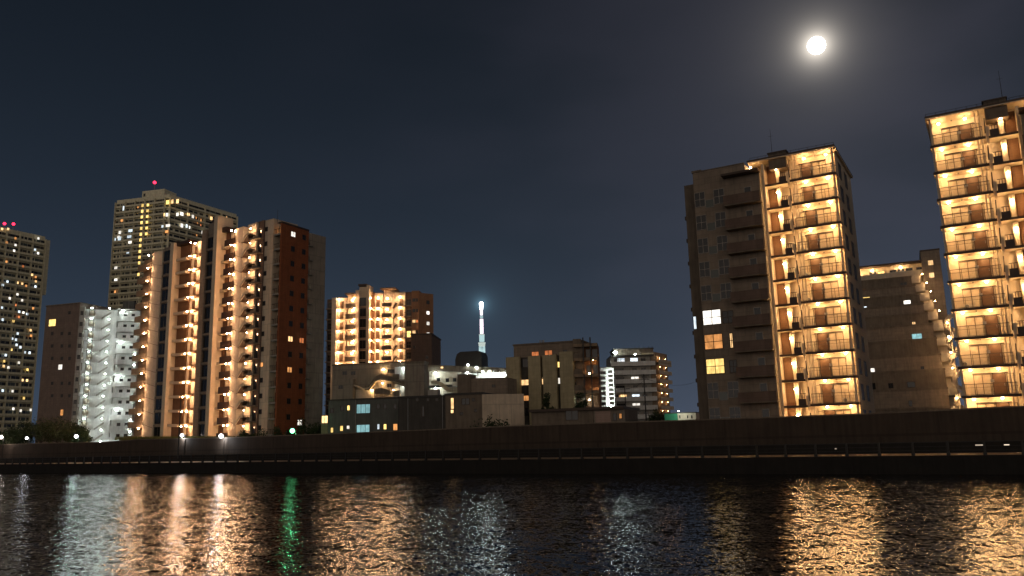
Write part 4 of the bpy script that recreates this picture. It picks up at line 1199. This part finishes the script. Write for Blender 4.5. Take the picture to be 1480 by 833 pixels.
# --- stepped brown building between the towers
FS = Fr(at_y(1300, 400, 172.0)[:2], -26)
bs_ = thing('stepped_building', 'broad dark brown stepped building between the two bright towers', 'building', (FS.o.x, FS.o.y, 0), -26)
S1 = lambda u, v: (1225+u/7.575, 355+v/7.575)
S2 = lambda u, v: (1225+u/5.553, 455+v/5.553)
# top lit gallery, set back
V0 = 6
xa = FS.loc(1215, 395, V0)[0]; xb2 = FS.loc(*S1(830, 250), V0)[0]
z_r = FS.loc(*S1(400, 222), V0)[1]; z_f = FS.loc(*S1(400, 352), V0)[1]
b = MB(); b.box(xa, xb2, V0+1.6, V0+12, 2, z_r, M['cream']); b.build('gallery_wall', bs_)
b = MB(); b.box(xa-.3, xb2, V0-.5, V0+12.5, z_r+.002, z_r+.35, M['brown_dk'])
b.build('roof', bs_)
b = MB(); b.box(xa, xb2, V0, V0+1.6, z_f-.25, z_f, M['cream_soft']); b.box(xa, xb2, V0-.06, V0-.002, z_f-.3, z_f+1.0, M['ivory']); b.build('gallery_parapet', bs_)
for u, v in ((110, 300), (268, 262), (578, 225)):
    x, z = FS.loc(*S1(u, v), V0); lamp(bs_, x, V0+.5, z-.2, 'warm', 105, .24)
for u, v in ((275, 312), (370, 305), (585, 280), (675, 268), (790, 258), (500, 290)):
    x, z = FS.loc(*S1(u, v), V0+1.6); window(bs_, x-.7, x+.7, z-.45, z+.45, V0+1.6, 'w_yel' if u == 370 else 'glass', 'frame_dk', 1, .06)
# stair tower at the right
xt0 = FS.loc(*S1(822, 300), V0)[0]; xt1 = FS.loc(1362, 400, V0)[0]; zt_ = FS.loc(1345, 363, V0)[1]
b = MB(); b.box(xt0, xt1, V0-.5, V0+10, 2, zt_, M['umber']); b.box(xt0-.1, xt1+.1, V0-.6, V0+10, zt_+.002, zt_+.3, M['brown_dk']); b.build('stair_tower', bs_)
for px, py in ((1345, 380), (1346.5, 398)):
    x, z = FS.loc(px, py, V0-.5); window(bs_, x-.55, x+.55, z-.6, z+.6, V0-.5, 'w_warm', 'frame_dk', 0, .06)
# terraces: each storey down stands further forward and further right
levels = [(403, 1318), (416, 1324), (429, 1330), (443, 1336), (457, 1342), (473, 1350), (494, 1355), (517, 1361), (538, 1367), (565, 1371), (592, 1375)]
prev_v = None; tz = []
for k, (py, pxr) in enumerate(levels):
    v = 4.5-1.05*k
    z1 = FS.loc(1290, py, v)[1]
    xr_ = FS.loc(pxr, py+8, v)[0]; xl_ = FS.loc(1212, py+8, v)[0]
    z0 = FS.loc(1290, levels[k+1][0], v-1.05)[1]-.5 if k+1 < len(levels) else 2
    m_ = 'umber' if k % 2 else 'umber2'
    b = MB(); b.box(xl_, xr_, v, v+8, z0, z1, M[m_]); b.box(xl_, xr_+.1, v-.1, v+.0, z1-.12, z1+.25, M['umber2']); b.build('terrace_storey', bs_)
    tz.append((v, z0, z1, xr_))
    # balcony end at the right of every storey
    w = 1.9
    b = MB(); b.box(xr_+.05, xr_+w, v+.1, v+.25, z1-1.35, z1+.15, M['ivory']); b.box(xr_+.05, xr_+w, v+.25, v+2, z1-1.5, z1-1.36, M['cream_soft']); b.box(xr_+.05, xr_+w, v+2, v+2.2, z0, z1+1.0, M['cream']); b.build('end_balcony', bs_)
    if k < 10: lamp(bs_, xr_+w+.35, v-.5, z1+.3, 'warm', 60, .10)
def swin(c, x0, y0, x1, y1, mt, m=1):
    px0, py0 = c(x0, y0); px1, py1 = c(x1, y1)
    # find the storey whose face this lies on
    for v, z0, z1, xr_ in tz:
        xa, za = FS.loc((px0+px1)/2, (py0+py1)/2, v)
        if za > z0+.5 or (v, z0, z1, xr_) == tz[-1]:
            break
    a, zt2 = FS.loc(px0, py0, v); c2, zb2 = FS.loc(px1, py1, v)
    window(bs_, a, c2, zb2, zt2, v, mt, 'frame_dk', m, .05)
for a in ((S1, 165, 568, 250, 604, 'w_yel'), (S1, 130, 672, 215, 712, 'w_cool'), (S1, 130, 480, 205, 500, 'w_orange'), (S1, 575, 408, 650, 432, 'glass'), (S1, 610, 603, 695, 640, 'w_white'), (S1, 130, 785, 200, 800, 'w_orange'),
          (S2, 513, 155, 602, 210, 'w_cyan'), (S2, 138, 432, 224, 488, 'w_white'), (S2, 515, 58, 548, 84, 'w_warm'), (S2, 585, 415, 620, 458, 'glass'), (S2, 475, 540, 545, 582, 'glass'), (S2, 170, 550, 228, 600, 'glass'), (S2, 325, 550, 370, 590, 'glass'), (S2, 490, 690, 522, 735, 'glass'), (S2, 135, 305, 158, 345, 'glass')):
    swin(*a)
# spiral stair beside the near tower with its own lamps
xsp = FS.loc(1379, 520, -6.5)[0]
b = MB(); zz_ = 3.0
zsp1 = FS.loc(1372, 455, -6.5)[1]
b.tube((xsp, -6.5, 2), (xsp, -6.5, zsp1), .18, .18, M['cream'], 8)
nst = 90
for i in range(nst):
    th = i*.42; z = 3+(zsp1-3)*i/nst
    c, s_ = math.cos(th), math.sin(th); c2, s2 = math.cos(th+.44), math.sin(th+.44)
    b.prism([(xsp, -6.5), (xsp+c*1.0, -6.5+s_*1.0), (xsp+c2*1.0, -6.5+s2*1.0)], z, z+.12, M['cream_soft'])
    b.poly([(xsp+c*1.0, -6.5+s_*1.0, z), (xsp+c2*1.0, -6.5+s2*1.0, z+.15), (xsp+c2*1.0, -6.5+s2*1.0, z+1.0), (xsp+c*1.0, -6.5+s_*1.0, z+.85)], M['ivory'])
b.build('spiral_stair', bs_)
for px, py in ((1371.5, 466.5), (1374, 488), (1377, 509.5), (1379.5, 532), (1384.5, 575.5)):
    x, z = FS.loc(px, py, -8.0); lamp(bs_, x-.3, -8.0, z, 'warm', 260, .16)

# ------------------------------------------------------------------ broadcast tower, far away
p = at_y(695.5, 437, 3660.0)
TT = thing('broadcast_tower', 'slender floodlit lattice broadcast tower glowing white on the horizon', 'tower', (p.x, p.y, 0))
Ht = p.z
def tz_(py): return at_y(696, py, 3660.0).z
e_top = emit('mast_glow_top', (.92, .95, 1), 9, 0); e_mid = emit('mast_glow', (1, .82, .95), 2.0, 0); e_low = emit('shaft_glow', (.62, .88, .90), .85, .35); e_deck = emit('deck_light', (.70, .80, .74), .8, .5)  # floodlighting put into the steel and decks as their own glow
def ring(b, z0, z1, r0, r1, mt, n=16): b.tube((0, 0, z0), (0, 0, z1), r0, r1, mt, n)
b = MB(); ring(b, tz_(448), tz_(438.2), 6.5, 9.5, e_top); ring(b, tz_(438.2), tz_(436.5), 9.5, 5, e_top); ring(b, tz_(455.5), tz_(448), 6, 6.5, e_mid)
ring(b, tz_(460), tz_(456.3), 7, 7, e_low); ring(b, tz_(471.5), tz_(461.5), 8, 7.5, e_mid); ring(b, tz_(482.5), tz_(472.3), 7.5, 8, e_mid); b.build('mast', TT)
b = MB(); ring(b, tz_(484.5), tz_(483.5), 13, 13, e_deck); ring(b, tz_(494), tz_(485), 11.5, 12, e_low); b.build('upper_deck', TT)
b = MB(); ring(b, tz_(498), tz_(495.5), 15, 17.5, e_deck); ring(b, tz_(501), tz_(498.6), 13, 16, e_deck); b.build('main_deck', TT)
b = MB()
for i in range(12):
    a0 = 2*PI*i/12
    for j in range(7):
        f0, f1 = j/7, (j+1)/7
        z0, z1 = tz_(501)*(1-f0)+40*f0, tz_(501)*(1-f1)+40*f1
        r0, r1 = 13+20*f0**1.3, 13+20*f1**1.3
        for d in (-.35, .35):
            b.tube((r0*math.cos(a0), r0*math.sin(a0), z0), (r1*math.cos(a0+d), r1*math.sin(a0+d), z1), 1.5, 1.5, e_low, 4)
b.build('lattice_shaft', TT)
# moon
mo = MB(); mo.ball((0, 0, 0), 145, emit('moon_surface', (1, .97, .92), 14, 0), 32, 16)
mm = mo.build('moon'); mm.location = Vector((0, 0, CAM_H))+MOON_DIR*15000
tag(mm, 'bright full moon with a hazy halo above the right bank', 'moon')

# ------------------------------------------------------------------ trees and shrubs
def tree(name, label, px, py_top, y, width, zb=2.0, group=None, n=1500, py_c=None, bushy=False, seed=0):
    rnd = random.Random(seed+int(px))
    pt = at_y(px, py_top, y); h = pt.z-zb
    t = thing(name, label, 'tree' if not bushy else 'shrub', (pt.x, pt.y, zb), 0, group)
    b = MB()
    hc = h*(.25 if bushy else .42)
    b.tube((0, 0, 0), (.05, .02, hc), .16+.015*h, .1+.01*h, M['bark'], 7)
    for i in range(6):
        a0 = i*1.05+rnd.random(); r = width*.32
        b.tube((.05, .02, hc*.85), (r*math.cos(a0), r*math.sin(a0), hc+h*.3), .08, .03, M['bark'], 5)
    b.build('trunk', t)
    b = MB(); lumps = []
    for i in range(20):
        a0 = rnd.random()*2*PI; r = width*.5*math.sqrt(rnd.random())*.95
        zc = hc+(h-hc)*(.12+.75*rnd.random())*(1-.35*(r/(width*.5)))
        lumps.append((Vector((r*math.cos(a0), r*math.sin(a0), zc)), width*(.09+.12*rnd.random())))
    lumps.append((Vector((0, 0, h-width*.16)), width*.17))
    for i in range(n):
        c, r = rnd.choice(lumps)
        d = Vector((rnd.gauss(0, 1), rnd.gauss(0, 1), rnd.gauss(0, 1))).normalized()*r*(rnd.random()**.35)*(1+.25*rnd.random())
        q = c+d; q.z = max(q.z, .2)
        s_ = .10+.12*rnd.random()
        u = Vector((rnd.gauss(0, 1), rnd.gauss(0, 1), rnd.gauss(0, 1))).normalized(); v = u.orthogonal().normalized()
        b.poly([q-u*s_, q+v*s_*.6, q+u*s_, q-v*s_*.6], M['leaf'])
    b.build('crown', t)
    return t
G1 = 'trees at the left end of the flood wall'
for i, (px, py, y, w) in enumerate(((14, 617, 172, 6), (36, 606, 176, 8), (62, 600, 174, 9), (84, 602, 172, 8), (104, 608, 168, 6), (119, 618, 165, 3.5))):
    tree('broadleaf_tree', ('leftmost dark tree beside the warm white street light', 'dark round tree below the far left high-rise', 'tallest dark tree left of the brown side wall', 'dark tree in front of the dull brown side wall', 'dark tree overlapping the foot of the white stair block', 'small tree lit green beside the mauve white street light')[i], px, py, y, w, group=G1, n=2200)
G2 = 'low shrubs behind the flood wall'
for i, (px, py, y, w) in enumerate(((352, 622, 138, 3.5), (380, 620, 139, 4), (400, 617, 140, 3.5), (437, 604, 140, 4.5), (458, 611, 140, 4))):
    tree('shrub', ('low bush at the foot of the zigzag stair', 'dark bush below the grey tower wall', 'dark bush just left of the green white lamp', 'leafy bush glowing green right beside the green white lamp', 'bush between the green lamp and the small amber porch')[i], px, py, y, w, group=G2, bushy=True, n=1300)
tree('conifer', 'dark silhouetted tree in front of the centre office slots', 791, 568, 118, 2.6, n=1400)
tree('broadleaf_tree', 'dark silhouetted tree before the centre office balconies', 838, 567, 118, 3.4, n=1700)
tree('shrub', 'black bush at the foot of the long dark house', 711, 600, 112, 5.5, bushy=True, n=1500)
tree('broadleaf_tree', 'dark tree between the pale apartments and the green shed', 949, 590, 150, 4.2, n=1500)
# grass strip on the bank crest
b = MB(); rg = random.Random(3)
for i in range(5200):
    px = rg.uniform(168, 335)
    x, z = WF.loc(px, 634, WALL_Y+1.6); yy = WALL_Y+1.2+rg.random()*1.4
    h = rg.uniform(.35, .85); zt2 = WF.loc(px, 634.3, WALL_Y)[1]
    q = Vector(w3(x, yy, zt2-.25)); u = Vector((rg.gauss(0, 1), rg.gauss(0, 1), 0)).normalized()*.06
    b.poly([q-u, q+u, q+u*.3+Vector((rg.gauss(0, .12), rg.gauss(0, .12), h))], M['grass'])
tag(b.build('grass'), kind='stuff')
tag(o := bpy.data.objects['grass'], 'grass growing along the bank crest behind the flood wall', 'grass')
b = MB(); b.X = Matrix.Translation((SH.o.x, SH.o.y, 0)) @ Matrix.Rotation(R(-33), 4, 'Z')
xa = WF.loc(160, 634, WALL_Y)[0]; xb2 = WF.loc(345, 634, WALL_Y)[0]; zz_ = WF.loc(250, 636, WALL_Y)[1]
b.box(xa, xb2, WALL_Y+.6, WALL_Y+4, 2, zz_-.35, M['grass']); tag(b.build('bank'), kind='structure')

# ------------------------------------------------------------------ street lamps behind the wall
def street_lamp(label, px, py, y, col, st, watt, r, pole=True, tall=0, lcol=None, arm=.5):
    pt = at_y(px, py, y)
    t = thing('street_lamp', label, 'street lamp', (pt.x, pt.y, 2), 0, 'street lamps behind the flood wall')
    h = pt.z-2
    b = MB(); b.tube((arm, .1, 0), (arm, .1, h+.15), .07, .05, M['black'], 8); b.tube((arm, .1, h+.12), (0, 0, h+.2), .035, .035, M['black'], 6); b.box(-.3, .3, -.16, .16, h+r+.01, h+r+.1, M['grey_metal']); b.build('pole', t)
    b = MB(); b.ball((0, 0, h), r, emit('street_lamp_glass', col, st, 0), 12, 8); gl = b.build('lamp_globe', t)
    d = bpy.data.lights.new('lamp_light', 'POINT'); d.color = lcol or col; d.energy = watt; d.shadow_soft_size = .2
    l = bpy.data.objects.new('lamp_light', d); COL.objects.link(l); l.parent = gl; l.location = (0, 0, h-r-.12)
    return t
street_lamp('warm white street lamp at the extreme left edge', 1.5, 632, 166, (1, .85, .75), 16, 160, .34)
street_lamp('small white street lamp beneath the dark trees', 38.5, 633.5, 166, (.95, .97, 1), 16, 60, .24)
street_lamp('mauve white street lamp shining on green leaves', 110, 631, 160, (.85, .85, 1), 26, 110, .30, lcol=(.5, 1, .7))
street_lamp('white street lamp beside the tall thin pole, below the orange block', 263, 629.5, 136, (.93, .95, 1), 9, 160, .28)
street_lamp('brightest white street lamp below the zigzag stair', 319.5, 630.5, 130, (.93, .95, 1), 12, 220, .32)
street_lamp('green white street lamp glowing among bushes', 422.5, 623, 126, (.16, 1, .38), 14, 260, .34, lcol=(.25, 1, .45))
def pole(label, px, y0, y1, Y, r=.09, arms=True, name='utility_pole'):
    p1 = at_y(px, y1, Y); pt = at_y(px, y0, Y)
    t = thing(name, label, 'pole', (p1.x, p1.y, 2), 0)
    b = MB(); b.tube((0, 0, 0), (0, 0, pt.z-2), r*1.2, r*.8, M['black'], 8); b.build('mast', t)
    if arms:
        b = MB(); h = pt.z-2
        for k in (.4, 1.1): b.box(-1.0, 1.0, -.05, .05, h-k, h-k+.1, M['black'])
        for x in (-.9, -.4, .4, .9): b.tube((x, 0, h-.3), (x, 0, h-.08), .04, .03, M['greyl'], 5)
        b.build('crossarm', t)
    return t
pole('tall thin dark pole in front of the orange gallery block', 258.5, 571, 632, 133, .1, False, 'flagpole')
pole('utility pole with crossarms before the pale apartment block', 934, 541, 608, 160, .13)
pole('shorter utility pole left of the pale apartments', 905, 560, 605, 165, .12)
# overhead wires
b = MB()
for y0, y1, sag in ((596-8, 553, .6), (545, 551.5, .5)):
    pa = at_y(905, 562 if y0 > 560 else 562, 165); pb = at_y(934, 545, 160)
A0 = at_y(934, 547, 160); A1 = at_y(1003, 553, 190)
for k in range(12):
    u0, u1 = k/12, (k+1)/12
    f = lambda u: A0.lerp(A1, u)-Vector((0, 0, 1.0*4*u*(1-u)))
    b.tube(f(u0), f(u1), .03, .03, M['black'], 4)
A0 = at_y(905, 562, 165); A1 = at_y(934, 547, 160)
for k in range(8):
    u0, u1 = k/8, (k+1)/8
    f = lambda u: A0.lerp(A1, u)-Vector((0, 0, .5*4*u*(1-u)))
    b.tube(f(u0), f(u1), .03, .03, M['black'], 4)
tag(b.build('overhead_wire'), 'thin overhead wire strung between the utility poles', 'wire')
